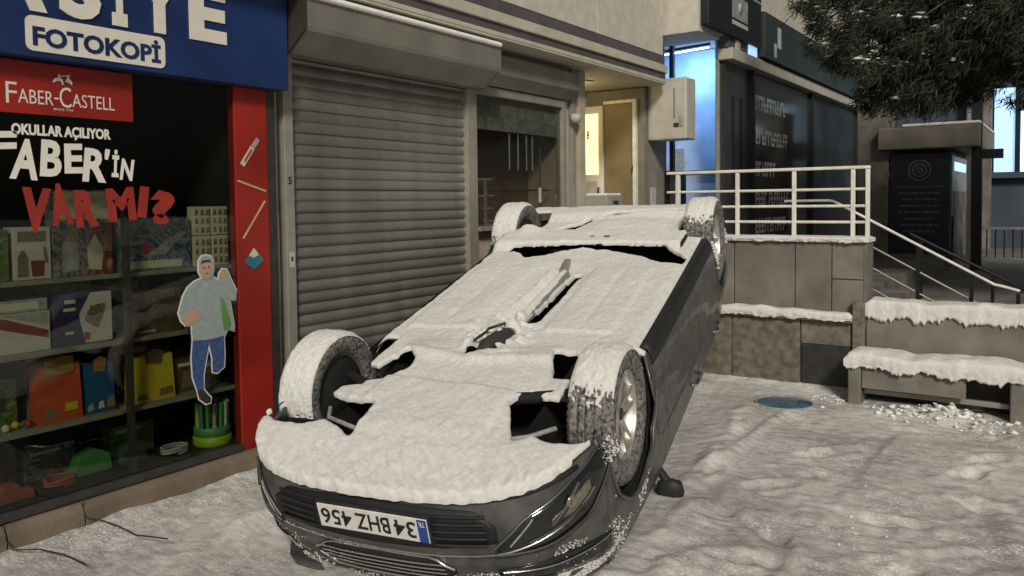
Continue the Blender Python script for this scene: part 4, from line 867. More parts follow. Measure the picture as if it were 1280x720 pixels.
# frosted vinyl lettering blocks (unreadable at this distance)
rv = random.Random(4)
for z_, words in ((2.90, ((10.72, 11.25), (11.33, 12.05))), (2.45, ((10.72, 11.42), (11.52, 12.1))), (2.02, ((10.72, 10.95), (11.0, 11.6))), (1.62, ((10.72, 11.2), (11.3, 12.2))), (1.25, ((10.72, 11.5), (11.6, 12.0)))):
    b = MB()
    for a, c in words:
        y_ = a
        while y_ < c:
            w_ = rv.uniform(.07, .12); h_ = 0.20; z0_ = z_ - h_ / 2; g = rv.random()
            b.box(-3.489, -3.486, y_, y_ + w_ * .32, z0_, z0_ + h_)
            if g < .6: b.box(-3.489, -3.486, y_ + w_ * .32, y_ + w_, z0_ + h_ * .75, z0_ + h_)
            if g > .2: b.box(-3.489, -3.486, y_ + w_ * .32, y_ + w_, z0_ + h_ * .38, z0_ + h_ * .58)
            if g > .5: b.box(-3.489, -3.486, y_ + w_ * .32, y_ + w_, z0_, z0_ + h_ * .2)
            y_ += w_ + .03
    kk(b.build('vinyl_lettering', 'vinyl'))
sg = thing('bank_sign_box', 'black projecting sign box on the upper wall of the bank', 'sign', (-3.3, 9.2, 3.5)); kk = kid(sg)
kk(bx('case', 'ink', -3.456, -3.36, 8.70, 10.55, 3.57, 4.8, bevel=0.01)); kk(bx('upper_rim', 'boxgrey', -3.358, -3.352, 9.5, 10.5, 4.12, 4.15))
kk(bx('face_panel', 'boxgrey', -3.359, -3.355, 9.45, 10.0, 3.78, 4.05)); kk(bx('face_print', 'vinyl', -3.358, -3.352, 9.45, 10.0, 3.70, 3.75))
b = MB(); b.lathe([(0.001, 0), (0.07, 0), (0.07, 0.004), (0.001, 0.004)], 16, 0, (-3.354, 9.72, 3.92)); kk(b.build('face_emblem', 'vinyl'))
sg2 = thing('bank_sign_board', 'dark green bank sign board with pale vertical letters', 'sign', (-3.4, 13, 3.4)); kk = kid(sg2)
kk(bx('board', 'bankgreen', -3.44, -3.33, 10.6, 16.5, 3.47, 4.06, bevel=0.01))
b = MB(); b.box(-3.329, -3.325, 11.15, 11.30, 3.66, 3.94); b.box(-3.329, -3.325, 11.0, 11.1, 3.52, 3.70); kk(b.build('letter_stroke', 'vinyl')); kk(bx('small_plate', 'litwin', -3.45, -3.40, 10.2, 10.5, 3.42, 3.60)); kk(bx('small_plate', 'boxwhite', -3.45, -3.40, 9.72, 9.86, 3.42, 3.56))

kz = thing('stone_pillar', 'mottled stone pillar left of the navy panel', 'pillar', (-2.65, 14.2, 0.5)); kk = kid(kz)
kk(bx('shaft', 'pillar', -2.90, -2.42, 14.0, 14.5, 0.5, 3.1, bevel=0.02)); kk(bx('button_lamp', 'tan', -2.44, -2.40, 13.985, 14.0, 1.93, 2.0))
ki = thing('memorial_panel', 'navy panel with round emblem under a snow-topped concrete lintel', 'panel', (-1.9, 14.0, 0.5)); kk = kid(ki)
kk(bx('body', 'coolwall', -2.415, -1.545, 14.02, 16.3, 0.5, 2.30)); kk(bx('front_board', 'navy', -2.40, -1.56, 13.99, 14.018, 0.55, 2.29, bevel=0.004)); kk(bx('plinth', 'paving', -2.42, -1.5, 13.9, 16.3, 0.46, 0.62))
kk(bx('side_board', 'boxgrey', -1.543, -1.53, 14.1, 16.2, 1.3, 2.25)); kk(bx('side_picture', 'pillar', -1.528, -1.52, 14.2, 16.1, 0.62, 1.7)); kk(bx('side_notice', 'litwin', -1.528, -1.522, 14.3, 15.9, 2.02, 2.16))
kk(bx('lintel', 'concrete', -2.55, -1.15, 13.8, 16.6, 2.36, 2.70, bevel=0.02)); kk(bx('lintel_snow', 'snow', -2.2, -1.14, 13.79, 16.6, 2.70, 2.745, bevel=0.015))
for r_ in (0.165, 0.105, 0.045):
    b = MB(); b.lathe([(r_ - .02, 0), (r_, 0), (r_, -.004), (r_ - .02, -.004)], 32, 1, (-1.975, 13.988, 2.03), closed=True); kk(b.build('emblem_ring', 'emblem'))
for i in range(8):
    w_ = (0.33, 0.30, 0.24, 0.29, 0.29, 0.22, 0.27, 0.23)[i]; b = MB(); x_ = -1.975 - w_
    while x_ < -1.975 + w_:
        l_ = rv.uniform(.04, .11); b.box(x_, min(x_ + l_, -1.975 + w_), 13.984, 13.988, 1.76 - i * .10, 1.79 - i * .10); x_ += l_ + .02
    kk(b.build('text_line', 'emblem'))
dp = thing('dark_pole', 'dark square pole right of the navy panel', 'pole', (-1.2, 14.0, 0.5)); kk = kid(dp)
kk(bx('pole', 'ink', -1.27, -1.13, 14.0, 14.14, 0.5, 4.2)); kk(bx('bracket', 'ink', -1.13, -0.86, 14.02, 14.12, 2.18, 2.32)); kk(bx('pale_strip', 'boxgrey', -1.33, -1.28, 14.0, 14.05, 0.5, 4.0))
fr_ = thing('far_fence', 'low metal fence on the plaza far right', 'fence', (0.5, 15, 0.5)); kk = kid(fr_)
kk(bx('top_rail', 'boxgrey', -1.3, 4.0, 15.0, 15.04, 1.08, 1.12)); kk(bx('bottom_rail', 'boxgrey', -1.3, 4.0, 15.0, 15.04, 0.60, 0.63))
bar = bx('bar', 'railblack', -0.009, 0.009, 15.01, 15.03, 0.63, 1.08); bar.location.x = -1.25; kk(bar)
for i in range(1, 44):
    c = copy_of(bar, fr_); c.matrix_parent_inverse = bar.matrix_parent_inverse; c.location = (-1.25 + 0.12 * i, 0, 0)
kk(bx('post', 'boxgrey', -1.34, -1.30, 15.0, 15.05, 0.5, 1.14)); kk(bx('post', 'boxgrey', 0.9, 0.95, 15.0, 15.05, 0.5, 1.14))
fb = thing('far_building', 'far building with lit blue-white windows behind the fence', 'building', (2, 20, 0.5)); kk = kid(fb)
kk(bx('wall', 'coolwall', -4, 14, 20.1, 20.6, 0.4, 9)); kk(bx('ledge', 'coolwall', -1.5, 8, 19.9, 20.1, 2.0, 2.12)); kk(bx('dark_door', 'navy', -0.55, 1.5, 20.03, 20.1, 0.5, 1.98))
kk(bx('window', 'litwin', -1.40, -1.02, 20.05, 20.1, 2.13, 3.9)); kk(bx('window', 'litwin2', -0.92, 0.8, 20.05, 20.1, 2.13, 3.4)); kk(bx('window', 'litwin', 1.0, 3.0, 20.05, 20.1, 2.13, 3.4)); kk(bx('mullion', 'navy', -1.02, -0.93, 20.0, 20.1, 2.12, 4.2))
kk(bx('pier', 'coolwall', -1.9, -1.45, 19.8, 20.1, 0.5, 6)); kk(bx('pier', 'pillar', -1.62, -1.42, 19.6, 19.8, 0.5, 6))
# blue disc on the snow
DZ = gz(-1.84, 6.35) - 0.012
dc = thing('blue_disc', 'round blue disc lying on the snow by the terrace wall', 'disc', (-1.84, 6.35, 0.02)); kk = kid(dc)
b = MB(); b.lathe([(0.001, 0.024), (0.19, 0.022), (0.212, 0.016)], 32, 2, (-1.84, 6.35, DZ)); kk(b.build('plate', 'discblue'))
b = MB(); b.lathe([(0.208, 0.0), (0.228, 0.0), (0.228, 0.018), (0.218, 0.026), (0.208, 0.022)], 32, 2, (-1.84, 6.35, DZ), closed=True); kk(b.build('rim', 'boxgrey'))
# cables
for i, (lab, pts) in enumerate((('thin black cable crossing the stone base at the far left', [(-4.07, 1.66, 0.125), (-4.035, 1.655, 0.06), (-3.98, 1.66, 0.03), (-3.86, 1.72, 0.04), (-3.72, 1.76, 0.035), (-3.5, 1.75, 0.045)]),
        ('thin black cable running out from the second base joint', [(-4.07, 2.03, 0.12), (-4.035, 2.02, 0.05), (-3.95, 2.06, 0.04), (-3.80, 2.06, 0.045), (-3.62, 2.04, 0.05), (-3.45, 2.10, 0.05)]))):
    b = MB(); b.tube(pts, 0.0035, 6); tag(b.build('ground_cable', 'cable'), lab, 'cable', 'cables by the shop base')

# ================================================================== OVERTURNED CAR
car = bpy.data.objects.new('overturned_car', None); COL.objects.link(car)
tag(car, 'dark grey car lying upside down on its roof, underside covered with snow', 'car')
PT, RO = math.radians(15.1), math.radians(-0.9)
hv = Vector((-math.sin(HEAD), math.cos(HEAD), 0)); zv = Vector((0, 0, 1))
Dv = hv * math.cos(PT) + zv * math.sin(PT); Nv = hv * math.sin(PT) - zv * math.cos(PT); Yv = Nv.cross(Dv)
Y2 = Yv * math.cos(RO) + Nv * math.sin(RO); N2 = Nv * math.cos(RO) - Yv * math.sin(RO)
CM = Matrix((Dv, Y2, N2)).transposed().to_4x4(); CM.translation = CAR_O
car.matrix_world = CM
CMn = np.array(CM)
# car frame: x towards the tail (front axle 0), y to the side we see, z = up when on its wheels
WB, HT, RT = 2.63, 0.75, 0.316
ctrl = [(-0.915, 0), (-0.910, 0.2), (-0.885, 0.40), (-0.830, 0.585), (-0.710, 0.735), (-0.50, 0.835), (-0.25, 0.868), (0.0, 0.876), (0.5, 0.886), (1.3, 0.890), (2.2, 0.886), (2.63, 0.872), (3.0, 0.835), (3.22, 0.735), (3.34, 0.5), (3.385, 0.25), (3.395, 0)]
def catmull(pts, per=14):
    p = [np.array(q, float) for q in pts]
    ext = [np.array([p[1][0], -p[1][1]])] + p + [np.array([p[-2][0], -p[-2][1]])]
    out = []
    for i in range(len(p) - 1):
        a, b, c, d = ext[i], ext[i + 1], ext[i + 2], ext[i + 3]
        for k_ in range(per):
            t = k_ / per; out.append(0.5 * ((2 * b) + (-a + c) * t + (2 * a - 5 * b + 4 * c - d) * t * t + (-a + 3 * b - 3 * c + d) * t ** 3))
    out.append(p[-1]); return np.array(out)
half = catmull(ctrl)
sl = np.concatenate([[0], np.cumsum(np.linalg.norm(np.diff(half, axis=0), axis=1))]); SL = sl[-1]
def outline(s):
    """s: signed arc length from nose centre (+ right side seen, - left); returns point and outward normal"""
    a = abs(s); sg = 1 if s >= 0 else -1
    x = np.interp(a, sl, half[:, 0]); y = np.interp(a, sl, half[:, 1])
    e = 0.02; x2 = np.interp(min(a + e, SL), sl, half[:, 0]); y2 = np.interp(min(a + e, SL), sl, half[:, 1]); x1 = np.interp(max(a - e, 0), sl, half[:, 0]); y1 = np.interp(max(a - e, 0), sl, half[:, 1])
    if a < e: x1, y1 = x2, -y2
    if a > SL - e: x2, y2 = x1, -y1
    t = np.array([x2 - x1, y2 - y1]); t /= np.linalg.norm(t) + 1e-9
    n = np.array([-t[1], t[0]])
    return x, y * sg, n[0], n[1] * sg
def s_of_x(x):
    return float(np.interp(x, half[:, 0], sl))
def lerp(x, xs, ys): return float(np.interp(x, xs, ys))
def zbot(x, left=False):
    base = lerp(x, [-0.96, -0.75, -0.45, -0.36, 0.36, 0.5, 2.15, 2.27, 2.99, 3.1, 3.4], [0.245, 0.235, 0.21, 0.21, 0.20, 0.20, 0.20, 0.20, 0.24, 0.28, 0.31])
    if left: base += 0.20 * float(sstep(0.36, 0.5, x)) * (1 - float(sstep(2.15, 2.27, x)))
    for xa in (0, WB):
        d = abs(x - xa)
        if d < 0.365: base = max(base, 0.316 + math.sqrt(max(0, 0.365 ** 2 - d * d)) - 0.0)
    return base
def ztop(x): return lerp(x, [-0.96, -0.7, 0.0, 0.5, 1.5, 2.6, 3.1, 3.4], [0.70, 0.77, 0.88, 0.93, 0.955, 0.985, 0.98, 0.95])
def inset(x, z):
    fr = 1 - float(sstep(-0.9, -0.35, x)); rr = float(sstep(2.9, 3.35, x))
    side = 0.30 * max(0, 0.33 - z) + 0.16 * max(0, z - 0.62) + 0.012 * math.exp(-((z - 0.55) / 0.03) ** 2) - 0.008 * math.exp(-((z - 0.72) / 0.05) ** 2)
    nose = 0.30 * max(0, 0.36 - z) + 0.42 * max(0, z - 0.52) + 0.02 * math.exp(-((z - 0.51) / 0.02) ** 2)
    tail = 0.4 * max(0, 0.4 - z) + 0.35 * max(0, z - 0.62)
    return side * (1 - fr) * (1 - rr) + nose * fr + tail * rr
def S(s, z, off=0.0):
    x, y, nx, ny = outline(s); i_ = inset(x, z) - off
    return (x - nx * i_, y - ny * i_, z)
def cpart(mb, name, m, parent=None, solid=0.0, bevel=0.0, label=None, recalc=True):
    o = mb.build(name, m, parent or car, recalc=recalc, bevel=bevel)
    if solid:
        sm = o.modifiers.new('solid', 'SOLIDIFY'); sm.thickness = solid; sm.offset = -1
    if label: o['label'] = label
    return o
def panel(name, s0, s1, m='paint', ns=40, nv=14, zb=None, zt=None, off=0.0, solid=0.012, label=None):
    P = []
    if s1 < s0: s0, s1 = s1, s0
    for i in range(ns + 1):
        s = s0 + (s1 - s0) * i / ns; x = outline(s)[0]
        a = zb(x) if zb else zbot(x, s < 0); b_ = zt(x) if zt else ztop(x)
        P.append([S(s, a + (b_ - a) * j / nv, off) for j in range(nv + 1)])
    mb = MB(); mb.grid(P, smooth=True)
    return cpart(mb, name, m, solid=solid, label=label, recalc=False)
G = 0.003
sF = s_of_x(-0.42); sD1 = s_of_x(0.56); sD2 = s_of_x(1.56); sQ = s_of_x(2.36); sR = s_of_x(3.02)
panel('front_bumper', -sF + G, sF - G, ns=110, nv=22, zt=lambda x: ztop(x) - 0.02)
for sg_ in (1, -1):
    lab = {1: 'scuffed dark grey side', -1: None}[sg_]
    panel('fender', sg_ * (sF + G), sg_ * (sD1 - G), ns=46)
    d1 = panel('door', sg_ * (sD1 + G), sg_ * (sD2 - G), ns=30); d2 = panel('door', sg_ * (sD2 + G), sg_ * (sQ - G), ns=26)
    for dd, xh in ((d1, 1.40), (d2, 2.22)):
        s0 = s_of_x(xh); mb = MB()
        mb.tube([S(sg_ * (s0 - .10), .83, .004), S(sg_ * (s0 - .085), .83, .034), S(sg_ * (s0 + .07), .835, .036), S(sg_ * (s0 + .085), .835, .004)], 0.013, 8)
        cpart(mb, 'handle', 'chrome', dd)
    panel('quarter_panel', sg_ * (sQ + G), sg_ * (sR - G), ns=40)
    # sill trim
    mb = MB(); s0, s1 = s_of_x(0.42), s_of_x(2.22)
    P = [[S(sg_ * (s0 + (s1 - s0) * i / 24), z_, o_) for z_, o_ in ((0.165, -0.03), (0.17, 0.004), (0.20, 0.012), (0.255, 0.010), (0.265, 0.002))] if sg_ > 0 else [S(-(s0 + (s1 - s0) * i / 24), z_ + 0.20, o_) for z_, o_ in ((0.165, -0.03), (0.17, 0.004), (0.20, 0.012), (0.255, 0.010), (0.265, 0.002))] for i in range(25)]
    mb.grid(P); cpart(mb, 'sill_trim', 'black', solid=0.008)
    mb = MB(); mb.tube([S(sg_ * (s0 + (s1 - s0) * i / 20), 0.66 + 0.05 * i / 20, 0.001) for i in range(21)], 0.006, 6); cpart(mb, 'crease_line', 'paint')
    # arch lips
    for xa in (0, WB):
        mb = MB(); pts = []
        for i in range(25):
            a = math.radians(8 + 164 * i / 24); x = xa + 0.370 * math.cos(a); z = 0.316 + 0.370 * math.sin(a); pts.append(S(sg_ * s_of_x(x), z, 0.002))
        mb.tube(pts, 0.010, 6); cpart(mb, 'arch_lip', 'paint')
panel('rear_bumper', sR + G, 2 * SL - sR - G, ns=2, nv=2) if False else None
for sg_ in (1, -1): panel('rear_bumper', sg_ * (sR + G), sg_ * (SL - 0.0005), ns=26, zt=lambda x: 0.72)
for sg_ in (1, -1): panel('tailgate', sg_ * (sR + G), sg_ * (SL - 0.0005), ns=26, zb=lambda x: 0.725, zt=lambda x: 0.955)
# dark inner shell so that panel gaps and openings read black
mb = MB(); P = []
for i in range(181):
    s = -SL + 2 * SL * i / 180; x = outline(s)[0]; P.append([S(s, zz, -0.035) for zz in np.linspace(max(zbot(x), 0.26), ztop(x), 6)])
mb.grid(P); cpart(mb, 'inner_shell', 'under')
# hood, roof, glass
def topgrid(x0, x1, n, hwf, zf, crown, name, m, ny=12, solid=0.01):
    P = []
    for i in range(n + 1):
        x = x0 + (x1 - x0) * i / n; hw = hwf(x); P.append([(x, hw * (2 * j / ny - 1), zf(x) + crown * (1 - (2 * j / ny - 1) ** 2)) for j in range(ny + 1)])
    mb = MB(); mb.grid(P); return cpart(mb, name, m, solid=solid)
def hwb(x): 
    q = S(s_of_x(x), ztop(x)); return q[1]
topgrid(-0.84, 0.42, 20, lambda x: hwb(x) - 0.004, lambda x: ztop(x) - 0.006, 0.05, 'hood', 'paint')
ROOF = 1.345
def hwr(x): return 0.60 + 0.02 * math.sin((x - 0.9) * 1.2)
topgrid(1.12, 2.55, 16, hwr, lambda x: ROOF - 0.05 * ((x - 1.75) / 0.7) ** 2 - 0.03, 0.04, 'roof', 'paint')
def quadgrid(name, m, A, B, C_, D_, bulge=0.02, n=10, solid=0.006):
    P = []
    A, B, C_, D_ = map(np.array, (A, B, C_, D_))
    for i in range(n + 1):
        t = i / n; R_ = []
        for j in range(n + 1):
            u = j / n; p = (A * (1 - u) + B * u) * (1 - t) + (D_ * (1 - u) + C_ * u) * t; p = p + np.array([0, 0, bulge * 4 * u * (1 - u)]); R_.append(tuple(p))
        P.append(R_)
    mb = MB(); mb.grid(P); return cpart(mb, name, m, solid=solid)
zr = ROOF - 0.06
quadgrid('windscreen', 'carglass', (0.40, -0.70, 0.925), (0.40, 0.70, 0.925), (1.13, 0.60, zr), (1.13, -0.60, zr))
quadgrid('rear_window', 'carglass', (3.20, -0.62, 0.97), (3.20, 0.62, 0.97), (2.54, 0.60, zr), (2.54, -0.60, zr))
for sg_ in (1, -1):
    def bl(x, o_=0.0): q = S(sg_ * s_of_x(x), ztop(x)); return (x, q[1] - sg_ * (0.012 - o_), ztop(x))
    def rf(x): return (x, sg_ * hwr(min(max(x, 1.12), 2.54)), zr + 0.0)
    quadgrid('side_window', 'carglass', bl(0.72), bl(1.53), rf(1.55), rf(1.20), 0, 6)
    quadgrid('side_window', 'carglass', bl(1.61), bl(2.36), rf(2.24), rf(1.62), 0, 6)
    quadgrid('pillar', 'paint', bl(0.42, .004), bl(0.71, .004), rf(1.19), rf(1.10), 0, 4)
    quadgrid('pillar', 'black', bl(1.535, .003), bl(1.605, .003), rf(1.615), rf(1.555), 0, 4)
    quadgrid('pillar', 'paint', bl(2.37, .004), bl(3.12, .004), rf(2.56), rf(2.245), 0, 4)
    # mirror
    yb = sg_ * 0.84
    mb = MB(); mb.lathe([(0.001, -0.095), (0.05, -0.085), (0.072, -0.04), (0.078, 0.02), (0.06, 0.075), (0.001, 0.095)], 14, 1, (0.52, yb + sg_ * 0.035, 1.06))
    mb.v = [(0.52 + (p[0] - 0.52) * 0.55, yb + sg_ * 0.035 + (p[1] - yb - sg_ * 0.035) * 0.8, 1.06 + (p[2] - 1.06) * 0.9) for p in mb.v]
    mr = cpart(mb, 'wing_mirror', 'black'); mb = MB(); mb.tube([(0.54, yb - sg_ * .04, 0.93), (0.53, yb + sg_ * .02, 1.02)], 0.024, 8); cpart(mb, 'mirror_arm', 'black', mr)
    mb = MB(); mb.box(0.556, 0.562, yb - sg_ * .02, yb + sg_ * .085, 1.02, 1.10); cpart(mb, 'mirror_glass', 'chrome', mr)

# ---- front end details (hugging the bumper surface)
def patch(name, m, s0, s1, zlo, zhi, off=0.003, ns=24, nv=4, parent=None, solid=0.003, label=None):
    P = []
    for i in range(ns + 1):
        u = i / ns; s = s0 + (s1 - s0) * u; a, b_ = zlo(u), zhi(u); P.append([S(s, a + (b_ - a) * j / nv, off) for j in range(nv + 1)])
    if s1 < s0: P = P[::-1]
    mb = MB(); mb.grid(P); return cpart(mb, name, m, parent, solid=solid, label=label, recalc=False)
def strip(name, m, pts, r, off=0.006, parent=None):
    mb = MB(); mb.tube([S(s, z, off) for s, z in pts], r, 6); return cpart(mb, name, m, parent)
def I(xs, ys): return lambda u: float(np.interp(u, xs, ys))
intake = patch('lower_intake', 'ink', -0.54, 0.54, I([0, .08, .5, .92, 1], [.36, .295, .272, .295, .36]), I([0, .2, .5, .8, 1], [.43, .455, .462, .455, .43]), 0.004, 40)
for z_ in (0.315, 0.345, 0.375, 0.405, 0.435):
    for a, b_ in ((-0.50, -0.285), (0.285, 0.50)): strip('grille_slat', 'black', [(a + (b_ - a) * k_ / 8, z_) for k_ in range(9)], 0.006, 0.010, intake)
strip('chrome_line', 'chrome', [(-1.0 + 2.0 * k_ / 48, 0.506 - 0.15 * abs(-1 + k_ / 24) ** 3.0) for k_ in range(49)], 0.006, 0.004)
patch('lip_trim', 'black', -0.95, 0.95, lambda u: 0.252 - 0.02 * abs(2 * u - 1) ** 2, lambda u: 0.270 - 0.02 * abs(2 * u - 1) ** 2, 0.006, 44, 2)
LO = I([0, .22, .6, 1], [.455, .338, .272, .222]); HI = I([0, .3, .7, 1], [.488, .492, .452, .325])
for sg_ in (1, -1):
    # lamp recess: pointed towards the grille, deep at the corner
    fl = patch('corner_lamp', 'carglass', sg_ * 0.52, sg_ * 1.14, LO, HI, 0.006, 26, 6)
    mb = MB(); c_ = S(sg_ * 0.86, 0.345, 0.012)
    x, y, nx, ny = outline(sg_ * 0.86); nrm = Vector((nx, ny, 0)); tg = Vector((-ny, nx, 0))
    V_ = []; F_ = []
    for r_, h_ in ((0.0, 0.004), (0.016, 0.007), (0.024, 0.010), (0.030, 0.0)):
        for k_ in range(16):
            a = 2 * math.pi * k_ / 16; V_.append(tuple(Vector(c_) + tg * (r_ * math.cos(a)) + Vector((0, 0, r_ * math.sin(a))) + nrm * h_))
    for q in range(3):
        for k_ in range(16): F_.append((q * 16 + k_, q * 16 + (k_ + 1) % 16, (q + 1) * 16 + (k_ + 1) % 16, (q + 1) * 16 + k_))
    mb.add(V_, F_, True); cpart(mb, 'lamp_lens', 'lens', fl)
    strip('lamp_trim', 'chrome', [(sg_ * (0.52 + 0.62 * u), LO(u)) for u in np.linspace(0.0, 1, 16)], 0.003, 0.007, fl)
    strip('lamp_trim', 'frame', [(sg_ * (0.52 + 0.62 * u), HI(u)) for u in np.linspace(0.0, 1, 16)], 0.007, 0.009, fl)
    patch('reflector', 'lens', sg_ * 0.76, sg_ * 0.98, I([0, .5, 1], [.375, .335, .305]), I([0, .5, 1], [.395, .40, .35]), 0.0085, 10, 4, parent=fl, solid=0.001)
    strip('lamp_rib', 'frame', [(sg_ * (0.66 + 0.34 * u), 0.448 - 0.075 * u) for u in np.linspace(0, 1, 8)], 0.006, 0.008, fl)
    strip('lamp_rib', 'boxgrey', [(sg_ * (0.585 + 0.10 * u), 0.450 - 0.10 * u) for u in np.linspace(0, 1, 6)], 0.004, 0.006, fl)
    strip('lamp_rib', 'frame', [(sg_ * (0.76 + 0.16 * u), 0.405 - 0.11 * u) for u in np.linspace(0, 1, 6)], 0.012, 0.008, fl)
    hl = patch('headlamp', 'carglass', sg_ * 0.52, sg_ * 1.12, I([0, .5, 1], [.57, .565, .63]), I([0, .4, 1], [.625, .67, .725]), 0.006, 22, 5)
    strip('lamp_trim', 'chrome', [(sg_ * (0.54 + 0.55 * u), 0.582 + 0.05 * u) for u in np.linspace(0, 1, 12)], 0.004, 0.010, hl)
gr_ = patch('upper_grille', 'ink', -0.34, 0.34, I([0, .12, .5, .88, 1], [.565, .515, .510, .515, .565]), I([0, .1, .5, .9, 1], [.60, .655, .66, .655, .60]), 0.005, 24, 4)
for z_ in (0.540, 0.568, 0.596, 0.624): strip('grille_bar', 'chrome', [(-0.30 + 0.60 * k_ / 12, z_) for k_ in range(13)], 0.0045, 0.011, gr_)
strip('grille_surround', 'chrome', [(-0.34 + 0.68 * u, I([0, .12, .5, .88, 1], [.565, .515, .510, .515, .565])(u)) for u in np.linspace(0, 1, 20)] , 0.006, 0.009, gr_)
strip('grille_surround', 'chrome', [(-0.34 + 0.68 * u, I([0, .1, .5, .9, 1], [.60, .655, .66, .655, .60])(u)) for u in np.linspace(0, 1, 20)], 0.006, 0.009, gr_)
# number plate, a little loose
plate = bpy.data.objects.new('number_plate', None); COL.objects.link(plate); plate.parent = car
plate.location = (-0.938, 0.02, 0.358); plate.rotation_euler = (math.radians(0.6), math.radians(2), 0)
mb = MB(); mb.box(0.0, 0.006, -0.26, 0.26, -0.056, 0.056); cpart(mb, 'plate_sheet', 'plate', plate, bevel=0.003)
mb = MB(); mb.box(-0.0015, 0.0, 0.216, 0.257, -0.053, 0.053); cpart(mb, 'country_band', 'plateblue', plate)
mb = MB(); mb.box(0.006, 0.016, -0.27, 0.27, -0.066, 0.064); cpart(mb, 'plate_holder', 'black', plate, bevel=0.003)
mb = MB(); pf = lambda u, v, w: (-0.0005 - w, -u, v)
text_into(mb, '34', -0.205, -0.105, -0.038, 0.038, pf, bold=0.012, thick=0.0015)
text_into(mb, 'BHZ', -0.085, 0.075, -0.038, 0.038, pf, bold=0.012, thick=0.0015); text_into(mb, '456', 0.095, 0.245, -0.038, 0.038, pf, bold=0.012, thick=0.0015)
cpart(mb, 'plate_characters', 'ink', plate, recalc=False)
mb = MB(); text_into(mb, 'TR', -0.250, -0.224, -0.045, -0.022, lambda u, v, w: (-0.002 - w, -u, v), bold=0.01, thick=0.001); cpart(mb, 'country_letters', 'plate', plate, recalc=False)

# ---- wheels
def wheel_proto():
    w_ = 0.103
    prof_ = [(0.205, -w_ * .80), (0.235, -w_ * 1.0), (0.285, -w_ * 1.02), (0.306, -w_ * .92), (0.3155, -w_ * .80)]
    for g in (-0.055, -0.02, 0.02, 0.055):
        prof_ += [(0.316, g - 0.006), (0.307, g - 0.005), (0.307, g + 0.005), (0.316, g + 0.006)]
    prof_ += [(0.3155, w_ * .80), (0.306, w_ * .92), (0.285, w_ * 1.02), (0.235, w_ * 1.0), (0.205, w_ * .80)]
    t = MB(); t.lathe(prof_, 80, 1)
    # shoulder blocks
    for k_ in range(64):
        a = 2 * math.pi * k_ / 64; da = 0.030
        for sgn in (1, -1):
            vs_ = []
            for (r_, y_) in ((0.300, .99), (0.318, .80), (0.318, .60), (0.305, .60)):
                for q in (a - da, a + da): vs_.append((r_ * math.sin(q), sgn * w_ * y_, r_ * math.cos(q)))
            t.add(vs_, [(0, 1, 3, 2), (2, 3, 5, 4), (0, 2, 4, 6), (1, 7, 5, 3)])
    tyre = t.mesh('tyre'); tyre.materials.append(MT['rubber'])
    r = MB(); r.lathe([(0.21, 0.085), (0.214, 0.082), (0.205, 0.066), (0.196, 0.05), (0.19, -0.08), (0.205, -0.085)], 48, 1)
    nsp = 5
    for k_ in range(nsp):
        for o_ in (-0.17, 0.17):
            a = 2 * math.pi * k_ / nsp + o_; a2 = 2 * math.pi * k_ / nsp + o_ * 1.25
            p0 = Vector((0.045 * math.sin(a), 0.050, 0.045 * math.cos(a))); p1 = Vector((0.202 * math.sin(a2), 0.062, 0.202 * math.cos(a2)))
            d_ = (p1 - p0).normalized(); n_ = Vector((0, 1, 0)).cross(d_); th = Vector((0, 0.022, 0))
            v_ = [p0 + n_ * .016, p0 - n_ * .016, p1 - n_ * .012, p1 + n_ * .012]; v2 = [p - th for p in v_]
            r.add(v_ + v2, [(0, 1, 2, 3), (7, 6, 5, 4), (0, 4, 5, 1), (1, 5, 6, 2), (2, 6, 7, 3), (3, 7, 4, 0)])
    r.lathe([(0.001, 0.058), (0.045, 0.056), (0.058, 0.045), (0.058, 0.02)], 20, 1)
    rim = r.mesh('wheel'); rim.materials.append(MT['alloy'])
    d = MB(); d.lathe([(0.001, 0.0), (0.14, 0.0), (0.14, -0.02), (0.195, -0.03), (0.195, -0.075), (0.001, -0.075)], 32, 1)
    disc = d.mesh('brake_disc'); disc.materials.append(MT['under'])
    c = MB(); c.lathe([(0.001, 0.064), (0.028, 0.062), (0.03, 0.055)], 16, 1); cap = c.mesh('centre_cap'); cap.materials.append(MT['frame'])
    return tyre, rim, disc, cap
tyre_me, rim_me, disc_me, cap_me = wheel_proto()
WHEELS = []
for xa, sgn, rot, yw in ((0, 1, 0.3, HT), (0, -1, 0.8, HT + 0.075), (WB, 1, 1.1, HT), (WB, -1, 0.1, HT + 0.03)):
    wo_ = link('wheel', rim_me, car); wo_.location = (xa, sgn * yw, RT)
    wo_.rotation_euler = (0, rot, 0 if sgn > 0 else math.pi)
    for nm, me in (('tyre', tyre_me), ('brake_disc', disc_me), ('centre_cap', cap_me)): link(nm, me, wo_)
    WHEELS.append((xa, sgn, yw))

